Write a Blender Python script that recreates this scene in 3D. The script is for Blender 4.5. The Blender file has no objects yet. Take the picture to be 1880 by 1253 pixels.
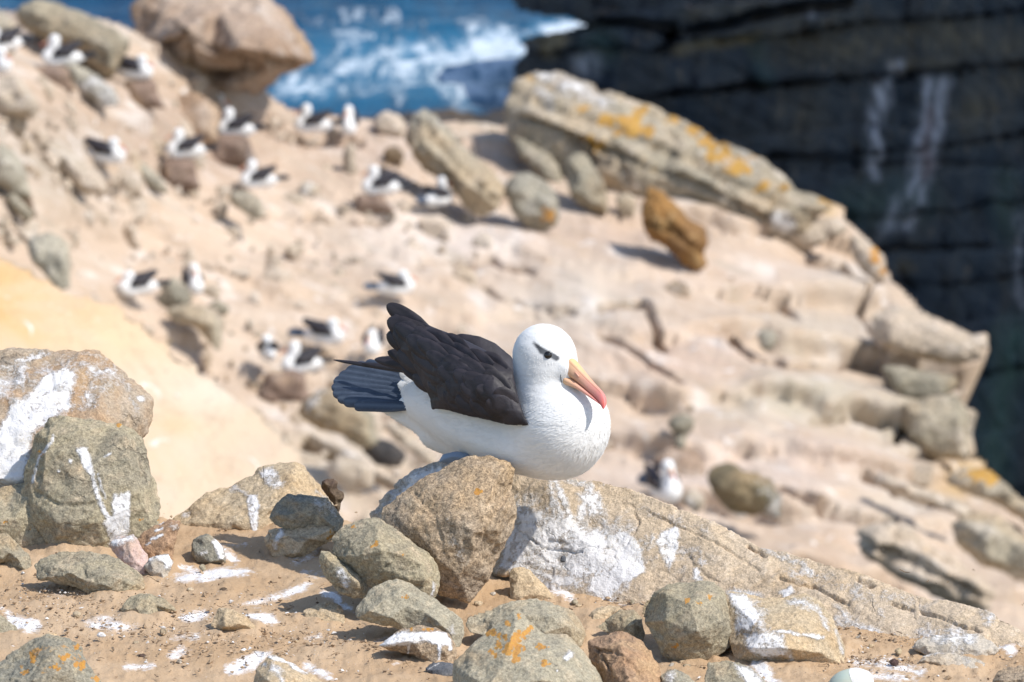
import bpy, bmesh, math, random
import numpy as np
from mathutils import Vector
from mathutils.geometry import delaunay_2d_cdt

scene = bpy.context.scene
COL = scene.collection

# ------------------------------------------------------------------ camera, sky, sun, exposure
PITCH = math.radians(12.0)
FOCAL = 170.0
K = 36.0 / FOCAL / 1880.0                 # metres per pixel of the photograph at one metre
FW = np.array([0.0, math.cos(PITCH), -math.sin(PITCH)])
UP = np.array([0.0, math.sin(PITCH), math.cos(PITCH)])
RT = np.array([1.0, 0.0, 0.0])

cam_data = bpy.data.cameras.new('camera')
cam = bpy.data.objects.new('camera', cam_data)
COL.objects.link(cam)
cam.location = (0, 0, 0)
cam.rotation_euler = (math.pi / 2 - PITCH, 0, 0)
cam_data.lens = FOCAL
cam_data.sensor_width = 36.0
cam_data.clip_start = 0.5
cam_data.clip_end = 9000
cam_data.dof.use_dof = True
cam_data.dof.focus_distance = 9.86
cam_data.dof.aperture_fstop = 7.9
scene.camera = cam

SUN_DIR = Vector((0.56, -0.28, 0.78)).normalized()
world = bpy.data.worlds.new("World")
scene.world = world
world.use_nodes = True
wnt = world.node_tree
sky = wnt.nodes.new('ShaderNodeTexSky')
sky.sky_type = 'NISHITA'
sky.sun_disc = False
sky.sun_elevation = math.asin(SUN_DIR.z)
sky.sun_rotation = math.atan2(SUN_DIR.x, SUN_DIR.y)
sky.air_density = 1.0
sky.dust_density = 0.6
bg = wnt.nodes['Background']
bg.inputs['Strength'].default_value = 0.15
wnt.links.new(sky.outputs[0], bg.inputs['Color'])

sun_data = bpy.data.lights.new('sun', 'SUN')
sun_data.energy = 3.7
sun_data.angle = math.radians(0.53)
sun_data.color = (1.0, 0.95, 0.88)
sun = bpy.data.objects.new('sun', sun_data)
COL.objects.link(sun)
sun.rotation_euler = SUN_DIR.to_track_quat('Z', 'Y').to_euler()

scene.view_settings.view_transform = 'Standard'
scene.view_settings.look = 'None'
scene.view_settings.gamma = 1.0
scene.view_settings.use_curve_mapping = False
scene.view_settings.exposure = 0.42
scene.render.engine = 'CYCLES'
scene.cycles.use_denoising = True
scene.cycles.max_bounces = 6
scene.cycles.diffuse_bounces = 3

# ------------------------------------------------------------------ small maths helpers
def P(px, py, d):
    """point of the place seen at photograph pixel (px, py), d metres along the optical axis"""
    px = np.asarray(px, float); py = np.asarray(py, float); d = np.asarray(d, float)
    v = FW + ((px - 940.0) * K)[..., None] * RT - ((py - 626.5) * K)[..., None] * UP
    return v * d[..., None]

def proj(p):
    d = p @ FW
    return 940 + (p @ RT) / d / K, 626.5 - (p @ UP) / d / K, d

Z0 = -2.575                                # height of the soil shelf the bird's rocks stand on
def gd(py):
    """depth of the soil shelf at image row py"""
    return Z0 / (-math.sin(PITCH) - (np.asarray(py, float) - 626.5) * K * math.cos(PITCH))

_rng = np.random.RandomState(7)
_perm = _rng.permutation(256)
_perm = np.concatenate([_perm, _perm, _perm])
_grad = _rng.normal(size=(256, 3)); _grad /= np.linalg.norm(_grad, axis=1)[:, None]
def perlin(p):
    pi = np.floor(p).astype(int); pf = p - pi; pi &= 255
    u = pf * pf * pf * (pf * (pf * 6 - 15) + 10)
    out = 0
    for dx in (0, 1):
        wx = u[:, 0] if dx else 1 - u[:, 0]
        for dy in (0, 1):
            wy = u[:, 1] if dy else 1 - u[:, 1]
            for dz in (0, 1):
                wz = u[:, 2] if dz else 1 - u[:, 2]
                h = _perm[_perm[_perm[pi[:, 0] + dx] + pi[:, 1] + dy] + pi[:, 2] + dz]
                g = _grad[h]
                out = out + wx * wy * wz * ((pf - (dx, dy, dz)) * g).sum(1)
    return out * 1.6
def fbm(p, o=4, gain=0.5):
    s = 0; a = 1.0; t = 0
    for i in range(o):
        s = s + a * perlin(p * 2.0 ** i + 17.3 * i); t += a; a *= gain
    return s / t * 1.3
def cells(p):
    """offset of the nearest cell and distance to it (worley)"""
    pi = np.floor(p).astype(int); best = np.full(len(p), 9.0); val = np.zeros(len(p)); sec = np.full(len(p), 9.0)
    for dx in (-1, 0, 1):
        for dy in (-1, 0, 1):
            for dz in (-1, 0, 1):
                c = pi + (dx, dy, dz); ci = c & 255
                h = _perm[_perm[_perm[ci[:, 0]] + ci[:, 1]] + ci[:, 2]]
                q = c + 0.5 + _grad[h] * 0.42
                d = np.linalg.norm(p - q, axis=1)
                m = d < best
                sec = np.where(m, best, np.minimum(sec, d))
                val = np.where(m, h / 255.0, val); best = np.where(m, d, best)
    return val, best, sec

def in_poly(px, py, poly):
    poly = np.asarray(poly, float)[:, :2]; r = np.zeros(px.shape, bool); n = len(poly); j = n - 1
    for i in range(n):
        xi, yi = poly[i]; xj, yj = poly[j]
        if yi != yj:
            c = ((yi > py) != (yj > py)) & (px < (xj - xi) * (py - yi) / (yj - yi) + xi)
            r ^= c
        j = i
    return r
def seg_dist(px, py, pts, closed=False):
    pts = [p[:2] for p in pts]
    d = np.full(px.shape, 1e9); n = len(pts)
    for i in range(n if closed else n - 1):
        ax, ay = pts[i]; bx, by = pts[(i + 1) % n]
        vx, vy = bx - ax, by - ay; L = vx * vx + vy * vy + 1e-9
        t = np.clip(((px - ax) * vx + (py - ay) * vy) / L, 0, 1)
        d = np.minimum(d, np.hypot(px - ax - t * vx, py - ay - t * vy))
    return d
def sdist(px, py, poly):
    d = seg_dist(px, py, poly, True)
    return np.where(in_poly(px, py, poly), d, -d)
def stroke_mask(px, py, strokes):
    """strokes: ('p', polygon, soft) or ('l', polyline, half width, soft) or ('c', x, y, r, soft)"""
    m = np.zeros(px.shape)
    for s in strokes:
        k = s[4] if len(s) > 4 and s[0] != 'c' else (s[5] if len(s) > 5 else 1.0)
        if s[0] == 'p': v = 0.5 + sdist(px, py, s[1]) / (2 * s[2]); k = s[3] if len(s) > 3 else 1.0
        elif s[0] == 'l': v = 0.5 + (s[2] - seg_dist(px, py, s[1])) / (2 * s[3])
        else: v = 0.5 + (s[3] - np.hypot(px - s[1], (py - s[2]))) / (2 * s[4])
        m = np.maximum(m, np.clip(v, 0, 1) * k)
    return m

# ------------------------------------------------------------------ object helpers
def mesh_np(name, v, faces):
    me = bpy.data.meshes.new(name)
    me.from_pydata(np.asarray(v, float).tolist(), [], faces if isinstance(faces, list) else faces.tolist())
    me.update()
    return me
def smooth(me, on=True):
    me.polygons.foreach_set('use_smooth', np.full(len(me.polygons), on))
def coords(me):
    a = np.empty(len(me.vertices) * 3, np.float32); me.vertices.foreach_get('co', a); return a.reshape(-1, 3).astype(float)
def normals(me):
    a = np.empty(len(me.vertices) * 3, np.float32); me.vertex_normals.foreach_get('vector', a); return a.reshape(-1, 3).astype(float)
def set_coords(me, c):
    me.vertices.foreach_set('co', np.asarray(c, np.float32).ravel()); me.update()
def attr(me, name, val):
    a = me.attributes.get(name) or me.attributes.new(name, 'FLOAT', 'POINT')
    a.data.foreach_set('value', np.asarray(val, np.float32))
def attr_col(me, name, rgb):
    a = me.attributes.new(name, 'FLOAT_COLOR', 'POINT')
    a.data.foreach_set('color', np.concatenate([rgb, np.ones((len(rgb), 1))], 1).astype(np.float32).ravel())
def link(name, me, mat, loc=(0, 0, 0), parent=None, label=None, cat=None, group=None, kind=None):
    o = bpy.data.objects.new(name, me); COL.objects.link(o)
    if me is not None and mat is not None and len(me.materials) == 0:
        me.materials.append(mat)
    o.location = loc
    if parent is not None: o.parent = parent
    if label: o['label'] = label
    if cat: o['category'] = cat
    if group: o['group'] = group
    if kind: o['kind'] = kind
    return o
def remesh(v, f, vox, sm=2, smf=0.5):
    me = mesh_np('tmp', v, f)
    o = bpy.data.objects.new('tmp', me); COL.objects.link(o)
    m = o.modifiers.new('r', 'REMESH'); m.mode = 'VOXEL'; m.voxel_size = vox; m.use_smooth_shade = True
    if sm:
        s = o.modifiers.new('s', 'SMOOTH'); s.iterations = sm; s.factor = smf
    dg = bpy.context.evaluated_depsgraph_get()
    out = bpy.data.meshes.new_from_object(o.evaluated_get(dg))
    bpy.data.objects.remove(o); bpy.data.meshes.remove(me)
    out.materials.clear()
    return out
def shell(out, inner, front, back):
    """closed coarse body: outline + inner points triangulated, a front and a back skin sharing the outline"""
    n = len(out)
    pts = [Vector((p[0], p[1])) for p in out] + [Vector((p[0], p[1])) for p in inner]
    vs, es, fs, ov, oe, of = delaunay_2d_cdt(pts, [], [list(range(n))], 1, 1e-4)
    hs = [p[2] if len(p) > 2 else 0.0 for p in out] + [p[2] for p in inner]
    V = []; ids = []; bids = []
    for i, v in enumerate(vs):
        o = ov[i][0] if ov[i] else None
        h = hs[o] if o is not None else 0.0
        ids.append(len(V)); V.append(front(v.x, v.y, h))
        if o is None or o < n: bids.append(ids[-1])
        else: bids.append(len(V)); V.append(back(v.x, v.y, h))
    F = []
    for f in fs:
        F.append([ids[i] for i in f][::-1]); F.append([bids[i] for i in f])
    return np.array(V), F

# ------------------------------------------------------------------ materials
class NT:
    def __init__(s, name):
        s.m = bpy.data.materials.new(name); s.m.use_nodes = True; s.t = s.m.node_tree
        s.b = s.t.nodes['Principled BSDF']; s.out = s.t.nodes['Material Output']
    def n(s, typ, **kw):
        x = s.t.nodes.new(typ)
        for k, v in kw.items(): setattr(x, k, v)
        return x
    def put(s, sock, val):
        if hasattr(val, 'is_output') or isinstance(val, bpy.types.NodeSocket): s.t.links.new(val, sock)
        elif val is not None:
            if isinstance(val, (tuple, list)) and len(val) == 3 and len(sock.default_value) == 4: val = (*val, 1)
            sock.default_value = val
    def math(s, op, a, b=None, c=None, clamp=False):
        x = s.n('ShaderNodeMath', operation=op, use_clamp=clamp)
        s.put(x.inputs[0], a)
        if b is not None: s.put(x.inputs[1], b)
        if c is not None: s.put(x.inputs[2], c)
        return x.outputs[0]
    def vmath(s, op, a, b=None):
        x = s.n('ShaderNodeVectorMath', operation=op); s.put(x.inputs[0], a)
        if b is not None: s.put(x.inputs[1], b)
        return x.outputs[0]
    def noise(s, vec, scale, detail=4, rough=0.55, dist=0.0):
        x = s.n('ShaderNodeTexNoise'); s.put(x.inputs['Vector'], vec)
        x.inputs['Scale'].default_value = scale; x.inputs['Detail'].default_value = detail
        x.inputs['Roughness'].default_value = rough; x.inputs['Distortion'].default_value = dist
        return x.outputs[0]
    def voro(s, vec, scale, feature='F1'):
        x = s.n('ShaderNodeTexVoronoi', feature=feature); s.put(x.inputs['Vector'], vec); x.inputs['Scale'].default_value = scale
        return x.outputs[0]
    def step(s, v, a, b):
        x = s.n('ShaderNodeMapRange', interpolation_type='SMOOTHSTEP'); s.put(x.inputs[0], v)
        x.inputs[1].default_value = a; x.inputs[2].default_value = b
        return x.outputs[0]
    def lin(s, v, a, b, c, d):
        x = s.n('ShaderNodeMapRange'); s.put(x.inputs[0], v)
        for i, k in enumerate((a, b, c, d)): x.inputs[i + 1].default_value = k
        return x.outputs[0]
    def mix(s, f, a, b, mode='MIX'):
        x = s.n('ShaderNodeMix', data_type='RGBA', blend_type=mode); s.put(x.inputs[0], f)
        s.put(x.inputs[6], a); s.put(x.inputs[7], b)
        return x.outputs[2]
    def attr(s, name, col=False):
        x = s.n('ShaderNodeAttribute', attribute_name=name); return x.outputs['Color'] if col else x.outputs['Fac']
    def pos(s, stretch=None, rnd=True):
        tc = s.n('ShaderNodeTexCoord').outputs['Object']
        if rnd:
            oi = s.n('ShaderNodeObjectInfo').outputs['Random']
            tc = s.vmath('ADD', tc, s.scaled(oi))
        if stretch: tc = s.vmath('MULTIPLY', tc, stretch)
        return tc
    def scaled(s, oi):
        c = s.n('ShaderNodeCombineXYZ')
        s.put(c.inputs[0], s.math('MULTIPLY', oi, 31.0)); s.put(c.inputs[1], s.math('MULTIPLY', oi, 57.0)); s.put(c.inputs[2], s.math('MULTIPLY', oi, 13.0))
        return c.outputs[0]
    def finish(s, col, rough=0.9, height=None, dist=0.003, strength=1.0, spec=0.25, normal=None):
        s.put(s.b.inputs['Base Color'], col); s.put(s.b.inputs['Roughness'], rough)
        s.b.inputs['Specular IOR Level'].default_value = spec
        if height is not None:
            b = s.n('ShaderNodeBump'); s.put(b.inputs['Height'], height)
            b.inputs['Distance'].default_value = dist; b.inputs['Strength'].default_value = strength
            s.t.links.new(b.outputs[0], s.b.inputs['Normal'])
        return s.m

def rock_mat(name, c1, c2, c3, speck=0.45, size=1.0, ga=0.0, la=0.0, lichen=(0.52, 0.27, 0.035), layered=0.0, tilt=(0.3, 0.2, 1.0)):
    """weathered stone: mottling, mineral grain, pits; 'guano' and 'lichen' attributes place the stains"""
    t = NT(name); p = t.pos()
    k = 1.0 / size
    n1 = t.noise(p, 7 * k, 6, 0.6, 0.4); n2 = t.noise(p, 26 * k, 6, 0.62, 0.3); n3 = t.noise(p, 130 * k, 4, 0.7)
    n4 = t.noise(p, 330 * k, 3, 0.7); pit = t.voro(p, 95 * k)
    col = t.mix(t.step(n1, 0.36, 0.64), c1, c2)
    col = t.mix(t.math('MULTIPLY', t.step(n2, 0.50, 0.70), 0.75), col, c3)
    och = t.noise(p, 4.3 * k, 4, 0.6, 0.6)
    col = t.mix(t.math('MULTIPLY', t.step(och, 0.52, 0.68), 0.45), col, (0.46, 0.31, 0.165))
    g = t.math('MULTIPLY', t.lin(n3, 0.28, 0.72, 1 - speck * 1.1, 1 + speck * 0.85), t.lin(n4, 0.3, 0.7, 1 - speck * 1.0, 1 + speck * 0.85))
    dark = t.math('MULTIPLY', t.step(n4, 0.60, 0.70), t.step(n2, 0.40, 0.60))
    col = t.mix(t.math('MULTIPLY', dark, 0.55 * speck / 0.45), col, (0.06, 0.055, 0.05))
    gr = t.n('ShaderNodeCombineXYZ')
    for i in range(3): t.put(gr.inputs[i], g)
    col = t.mix(1.0, col, gr.outputs[0], 'MULTIPLY')
    h = t.math('ADD', t.math('MULTIPLY', n2, 1.7), t.math('ADD', t.math('MULTIPLY', n3, 0.75), t.math('MULTIPLY', n4, 0.36)))
    h = t.math('ADD', h, t.math('MULTIPLY', t.step(pit, 0.0, 0.35), 0.18))
    wv = t.n('ShaderNodeTexNoise'); t.put(wv.inputs['Vector'], p); wv.inputs['Scale'].default_value = 14 * k; wv.inputs['Detail'].default_value = 4
    wp = t.vmath('ADD', t.vmath('MULTIPLY', p, (1.0, 1.0, 1.7)), t.vmath('MULTIPLY', wv.outputs['Color'], (0.12 * size, 0.12 * size, 0.12 * size)))
    cr = t.math('MULTIPLY', t.step(t.voro(wp, 7.5 * k, 'DISTANCE_TO_EDGE'), 0.030, 0.004), t.step(n1, 0.54, 0.66))
    h = t.math('SUBTRACT', h, t.math('MULTIPLY', cr, 0.7))
    col = t.mix(t.math('MULTIPLY', cr, 0.35), col, (0.10, 0.08, 0.06))
    if layered:
        q = t.n('ShaderNodeVectorMath', operation='DOT_PRODUCT'); t.put(q.inputs[0], p); t.put(q.inputs[1], tilt)
        w = t.math('ADD', t.math('MULTIPLY', q.outputs['Value'], 38 * k), t.math('MULTIPLY', n1, 3.0))
        cc = t.n('ShaderNodeCombineXYZ'); t.put(cc.inputs[2], w)
        ly = t.noise(cc.outputs[0], 1.0, 3, 0.7)
        col = t.mix(t.math('MULTIPLY', t.step(ly, 0.55, 0.72), 0.6 * layered), col, t.mix(0.5, c3, (0.12, 0.10, 0.08)))
        h = t.math('ADD', h, t.math('MULTIPLY', ly, 1.6 * layered))
    # lichen
    la_ = t.attr('lichen')
    lm = t.step(t.math('ADD', la_, t.math('ADD', t.lin(n3, 0, 1, -0.45, 0.45), t.lin(n2, 0, 1, -0.35, 0.35))), 0.46, 0.60)
    if la: lm = t.math('MAXIMUM', lm, t.math('MULTIPLY', t.step(t.math('ADD', t.noise(p, 11 * k, 3), t.lin(n3, 0, 1, -0.1, 0.1)), 0.71 - la, 0.75 - la), 0.8))
    col = t.mix(t.math('MULTIPLY', lm, 0.85), col, t.mix(t.step(n4, 0.35, 0.65), lichen, (lichen[0] * 0.8, lichen[1] * 0.62, lichen[2])))
    # bird droppings, thin and thick
    gu = t.attr('guano')
    e = t.math('ADD', gu, t.math('ADD', t.lin(n2, 0.25, 0.75, -0.55, 0.40), t.lin(n3, 0.25, 0.75, -0.42, 0.34)))
    thick = t.step(e, 0.38, 0.68); thin = t.math('MULTIPLY', t.step(e, 0.06, 0.60), 0.58)
    gm = t.math('MAXIMUM', thick, t.math('MULTIPLY', thin, t.step(gu, 0.02, 0.2)))
    if ga:
        gm = t.math('MAXIMUM', gm, t.math('MULTIPLY', t.step(t.math('ADD', t.noise(p, 5 * k, 5, 0.6, 0.5), t.lin(n3, 0, 1, -0.12, 0.12)), 0.66 - ga, 0.74 - ga), 0.8))
    gy = t.mix(t.step(t.noise(p, 17 * k, 4, 0.6), 0.45, 0.65), (0.70, 0.69, 0.68), (0.62, 0.565, 0.46))
    gw = t.mix(t.step(n4, 0.30, 0.62), gy, (0.77, 0.755, 0.75))
    col = t.mix(t.math('MULTIPLY', gm, 0.92), col, gw)
    h = t.math('ADD', h, t.math('MULTIPLY', gm, 0.8))
    return t.finish(col, 0.92, h, 0.0042 * size, 0.9, 0.2)

# ------------------------------------------------------------------ the setting
def grid_faces(nu, nv, keep=None):
    i = np.arange(nu - 1)[:, None] * nv + np.arange(nv - 1)[None, :]
    f = np.stack([i, i + nv, i + nv + 1, i + 1], -1).reshape(-1, 4)
    return f if keep is None else f[keep.reshape(-1)]
def compact(v, f, *arrs):
    used = np.unique(f); m = np.full(len(v), -1); m[used] = np.arange(len(used))
    return (v[used], m[f]) + tuple(a[used] for a in arrs)
def skirt(v, f, off):
    """give an open sheet a side wall: its border is extended by off"""
    e = np.concatenate([f[:, [0, 1]], f[:, [1, 2]], f[:, [2, 3]], f[:, [3, 0]]])
    key = np.sort(e, 1); k = key[:, 0].astype(np.int64) * len(v) + key[:, 1]
    u, inv, cnt = np.unique(k, return_inverse=True, return_counts=True)
    be = e[cnt[inv] == 1]; bv = np.unique(be); m = np.full(len(v), -1); m[bv] = len(v) + np.arange(len(bv))
    nv = np.concatenate([v, v[bv] + off]); q = np.stack([be[:, 1], be[:, 0], m[be[:, 0]], m[be[:, 1]]], 1)
    return nv, np.concatenate([f, q]), bv

# --- sea
def make_sea():
    H = -20.0
    xs = np.concatenate([np.linspace(-3000, -90, 24), np.arange(-60, 60, 0.45), np.linspace(90, 3000, 24)])
    ys = np.concatenate([np.linspace(40, 96, 12), np.arange(100, 200, 0.45), np.linspace(215, 6000, 40)])
    X, Y = np.meshgrid(xs, ys, indexing='ij')
    v = np.stack([X.ravel(), Y.ravel(), np.full(X.size, H)], 1)
    near = (np.abs(v[:, 0]) < 62) & (v[:, 1] > 99) & (v[:, 1] < 205)
    q = v * (1, 1, 0)
    w = np.zeros(len(v))
    w[near] = 0.42 * fbm(q[near] * (0.10, 0.22, 1) + 3, 4) + 0.20 * np.abs(fbm(q[near] * (0.45, 0.8, 1) + 9, 3))
    v[:, 2] += w
    px, py, d = proj(v)
    fo = np.zeros(len(v))
    fo[near] = np.maximum.reduce([1.0 * np.exp(-((px[near] - a) / sx) ** 2 - ((py[near] - b) / sy) ** 2) * k for a, b, sx, sy, k in
        ((700, 120, 230, 90, 0.6), (860, 120, 130, 75, 0.85), (900, 95, 90, 50, 1.0), (760, 100, 90, 40, 0.8), (1040, 52, 70, 18, 1.2), (700, 150, 110, 35, 0.55), (560, 165, 90, 35, 0.75), (870, 165, 100, 30, 0.75), (640, 90, 40, 18, 0.5), (590, 55, 70, 25, 0.25))])
    me = mesh_np('sea', v, grid_faces(len(xs), len(ys))); smooth(me)
    attr(me, 'foam', fo); attr(me, 'crest', w)
    t = NT('sea_water')
    p = t.n('ShaderNodeTexCoord').outputs['Object']
    pa = t.vmath('MULTIPLY', p, (1.0, 0.22, 1.0))
    n1 = t.noise(pa, 1.35, 7, 0.68, 1.0); n2 = t.noise(pa, 3.2, 4, 0.65); n3 = t.noise(pa, 0.16, 3)
    foam = t.attr('foam')
    e = t.math('ADD', t.math('MULTIPLY', foam, 0.72), t.math('ADD', t.lin(n1, 0.3, 0.7, -0.42, 0.5), t.lin(n2, 0.2, 0.8, -0.16, 0.16)))
    fm = t.math('MULTIPLY', t.step(e, 0.26, 0.84), t.step(foam, 0.02, 0.25))
    caps = t.math('MULTIPLY', t.step(n1, 0.62, 0.74), 0.4)
    deep = t.mix(t.step(n3, 0.35, 0.65), (0.004, 0.045, 0.105), (0.008, 0.08, 0.16))
    deep = t.mix(t.math('MULTIPLY', t.step(n1, 0.4, 0.6), 0.6), deep, (0.002, 0.020, 0.055))
    teal = t.mix(t.math('MULTIPLY', t.step(foam, 0.1, 0.8), 0.75), deep, (0.03, 0.17, 0.29))
    col = t.mix(t.math('MAXIMUM', fm, caps), teal, (0.62, 0.70, 0.76))
    h = t.math('ADD', n1, t.math('MULTIPLY', n2, 0.4))
    mat = t.finish(col, 0.45, h, 0.25, 0.8, 0.16)
    link('sea', me, mat, kind='structure')

# --- dark sea cliff across the inlet
def cliff_depth(px):
    return np.interp(px, [900, 945, 1200, 1500, 1700, 1880, 2150, 2800], [132, 130, 119, 105, 94, 82, 72, 52])
def make_cliff():
    xs = np.arange(925, 2800, 5.0); ys = np.arange(-45, 1060, 5.0)
    X, Y = np.meshgrid(xs, ys, indexing='ij'); px = X.ravel(); py = Y.ravel()
    w = py + 0.085 * (px - 1240) + 26 * fbm(np.stack([px / 230, py / 120, px * 0], 1), 5, 0.6)
    wx = px + 15 * fbm(np.stack([px / 60, py / 50, px * 0 + 4], 1), 4, 0.6)
    wy = py + 8 * fbm(np.stack([px / 70, py / 40, px * 0 + 8], 1), 3)
    # layered courses, each standing out by its own amount, with open joints
    edges = np.array([-400, -150, -60, 10, 78, 176, 268, 305, 352, 420, 497, 560, 640, 730, 840, 960, 1100, 1400.])
    prot = np.array([0.3, 0.9, 0.2, 1.2, 0.6, 0.0, 0.5, 0.1, 0.35, 0.0, 0.5, 0.2, 0.6, 0.3, 0.8, 0.5, 0.9]) * 2.2
    i = np.clip(np.searchsorted(edges, w) - 1, 0, len(prot) - 1)
    f = (w - edges[i]) / (edges[i + 1] - edges[i])
    out = prot[i] + 0.25 * np.sin(f * math.pi) ** 0.5
    pos = P(px, py, cliff_depth(px))
    val, b, s = cells(pos * (0.28, 0.28, 0.5))
    out = out + 1.6 * np.abs(fbm(pos * (0.10, 0.10, 1.1) + 5, 4)) + 0.9 * fbm(pos * 0.4, 5, 0.55)
    for c, hw, dp in (([(1240, 172), (1500, 150), (1640, 138), (1880, 118)], 6, 1.5), ([(1230, 70), (1440, 20), (1560, 8)], 10, 3.0), ([(1420, 288), (1560, 300), (1880, 308)], 6, 0.9),
                      ([(1600, 462), (1880, 452)], 7, 1.2), ([(1060, 45), (1150, 42), (1240, 55)], 12, 3.0)):
        out = out - dp * np.clip(1.3 - seg_dist(wx, wy, c) / hw, 0, 1)
    d = cliff_depth(px) - out * 0.8
    v = P(px, py, d)
    top = [(940, -300), (940, 4), (948, 18), (1000, 27), (1045, 33), (1072, 46), (1030, 62), (985, 66), (950, 76), (966, 96), (944, 118), (952, 165), (930, 200), (925, 1100), (2850, 1100), (2850, -300)]
    kx = wx.reshape(X.shape); ky = wy.reshape(X.shape)
    cx = (kx[:-1, :-1] + kx[1:, 1:]) / 2; cy = (ky[:-1, :-1] + ky[1:, 1:]) / 2
    fc = grid_faces(len(xs), len(ys), in_poly(cx * 0.6 + (X[:-1, :-1] + 2.5) * 0.4, cy * 0.6 + (Y[:-1, :-1] + 2.5) * 0.4, top))
    gmod = np.clip(0.75 + 1.5 * fbm(np.stack([px / 14, py / 45, px * 0 + 2], 1), 3), 0.15, 1.2)
    g = gmod * stroke_mask(wx, wy, [('l', [(1612, 150), (1615, 200), (1606, 255), (1604, 320)], 9, 9, 0.62), ('l', [(1625, 150), (1628, 185)], 8, 8, 0.5),
        ('l', [(1702, 150), (1692, 230), (1680, 310), (1676, 330)], 8, 9, 0.72), ('l', [(1735, 150), (1722, 220), (1712, 300)], 8, 9, 0.66),
        ('l', [(1678, 330), (1648, 375), (1640, 412)], 9, 9, 0.5), ('l', [(1704, 335), (1685, 380), (1668, 412)], 8, 8, 0.66), ('c', 1650, 126, 12, 10, 0.85), ('l', [(1668, 412), (1620, 425)], 8, 12, 0.4),
        ('c', 1080, 118, 20, 18, 0.4), ('c', 1488, 24, 9, 8, 0.4), ('l', [(1870, 400), (1874, 560)], 5, 8, 0.4)])
    gr = stroke_mask(wx, wy, [('l', [(1560, 380), (1680, 360)], 25, 40, 0.5), ('l', [(1845, 330), (1850, 420)], 16, 25, 0.5), ('l', [(1862, 620), (1830, 780), (1820, 900)], 24, 30, 0.9), ('c', 1100, 85, 30, 25, 0.5), ('l', [(1390, 90), (1400, 140)], 14, 18, 0.4)])
    ru = stroke_mask(wx, wy, [('l', [(1420, 70), (1560, 95), (1700, 60), (1860, 90)], 22, 40, 0.4), ('l', [(1260, 30), (1400, 10)], 8, 14, .4), ('c', 1480, 210, 40, 50, .2), ('c', 1800, 200, 40, 40, .35), ('l', [(1640, 120), (1760, 110)], 8, 14, .5), ('l', [(1245, 92), (1330, 78), (1390, 62)], 6, 12, 0.9), ('l', [(1430, 90), (1480, 60), (1600, 40)], 20, 30, 0.35), ('c', 1745, 65, 25, 30, 0.5), ('c', 1850, 155, 20, 25, 0.4), ('c', 1660, 490, 10, 16, 0.5), ('c', 1880, 80, 15, 25, 0.5), ('c', 1010, 75, 30, 12, 0.6), ('c', 1570, 92, 25, 12, 0.4)])
    pk = stroke_mask(wx, wy, [('l', [(1708, 200), (1700, 300), (1696, 325)], 6, 8, 0.7)])
    v, fc, g, gr, ru, pk = compact(v, fc, g, gr, ru, pk)
    nv, nf, bv = skirt(v, fc, np.array([16.0, 9.0, 0.0]))
    me = mesh_np('sea_cliff', nv, nf); smooth(me)
    ext = lambda a: np.concatenate([a, a[bv]])
    attr(me, 'guano', ext(g)); attr(me, 'green', ext(gr)); attr(me, 'rust', ext(ru)); attr(me, 'pink', ext(pk))
    t = NT('wet_dark_cliff'); p = t.pos(None, False)
    n1 = t.noise(p, 0.35, 6, 0.6, 0.5); n2 = t.noise(t.vmath('MULTIPLY', p, (1, 1, 1.8)), 1.4, 5, 0.65); n3 = t.noise(p, 5, 4, 0.7)
    col = t.mix(t.step(n1, 0.35, 0.65), (0.011, 0.016, 0.027), (0.032, 0.026, 0.025))
    col = t.mix(t.math('MULTIPLY', t.step(n2, 0.56, 0.72), 0.85), col, (0.155, 0.10, 0.06))
    col = t.mix(t.math('MULTIPLY', t.step(n3, 0.55, 0.75), 0.5), col, (0.07, 0.075, 0.085))
    col = t.mix(t.math('MULTIPLY', t.attr('green'), t.lin(n2, 0.3, 0.7, 0.4, 1.0)), col, (0.065, 0.13, 0.085))
    col = t.mix(t.math('MULTIPLY', t.attr('rust'), t.lin(n2, 0.35, 0.65, 0.3, 1.0)), col, (0.36, 0.22, 0.075))
    col = t.mix(t.math('MULTIPLY', t.attr('guano'), t.lin(n3, 0.3, 0.7, 0.7, 1.2)), col, (0.82, 0.71, 0.71))
    col = t.mix(t.math('MULTIPLY', t.attr('pink'), 0.8), col, (0.40, 0.24, 0.22))
    mat = t.finish(col, 0.75, t.math('ADD', n2, n3), 0.15, 0.7, 0.3)
    link('sea_cliff', me, mat, kind='structure')

# --- hillside of the colony
S_BG = 1.75
HC = np.array([(0, 150, 30.0), (0, 300, 29.4), (0, 420, 28.6), (-250, 300, 27.5), (-250, 60, 30), (0, 40, 32.5), (250, 120, 32.0), (250, 300, 31.2), (250, 450, 30.6), (150, 640, 28.6), (-250, 700, 27), (500, 230, 33.5), (650, 200, 34.6), (900, 225, 35.0),
    (700, 330, 32.9), (700, 450, 31.9), (700, 600, 30.8), (600, 800, 29.4), (600, 1000, 28.0), (1000, 480, 32.2), (1200, 420, 33.2), (1450, 400, 34.2), (1600, 470, 34.6), (1200, 620, 30.8), (1400, 560, 32.2), (1450, 655, 30.9), (1450, 690, 30.7), (1640, 600, 32.6),
    (1790, 640, 33.0), (1200, 760, 29.8), (1450, 780, 30.0), (1700, 760, 31.2), (1780, 840, 31.4), (1200, 950, 28.4), (1500, 920, 28.7), (1850, 930, 30.4), (1880, 1080, 28.5), (2000, 1000, 30.5), (-250, 1150, 26), (1000, 1150, 27), (2000, 1150, 28), (-1400, 100, 27), (-1400, 1300, 22), (2500, 1450, 26), (600, 1450, 25)], float)
_n = len(HC); _A = np.zeros((_n + 3, _n + 3)); _q = HC[:, :2] / 1000
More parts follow.
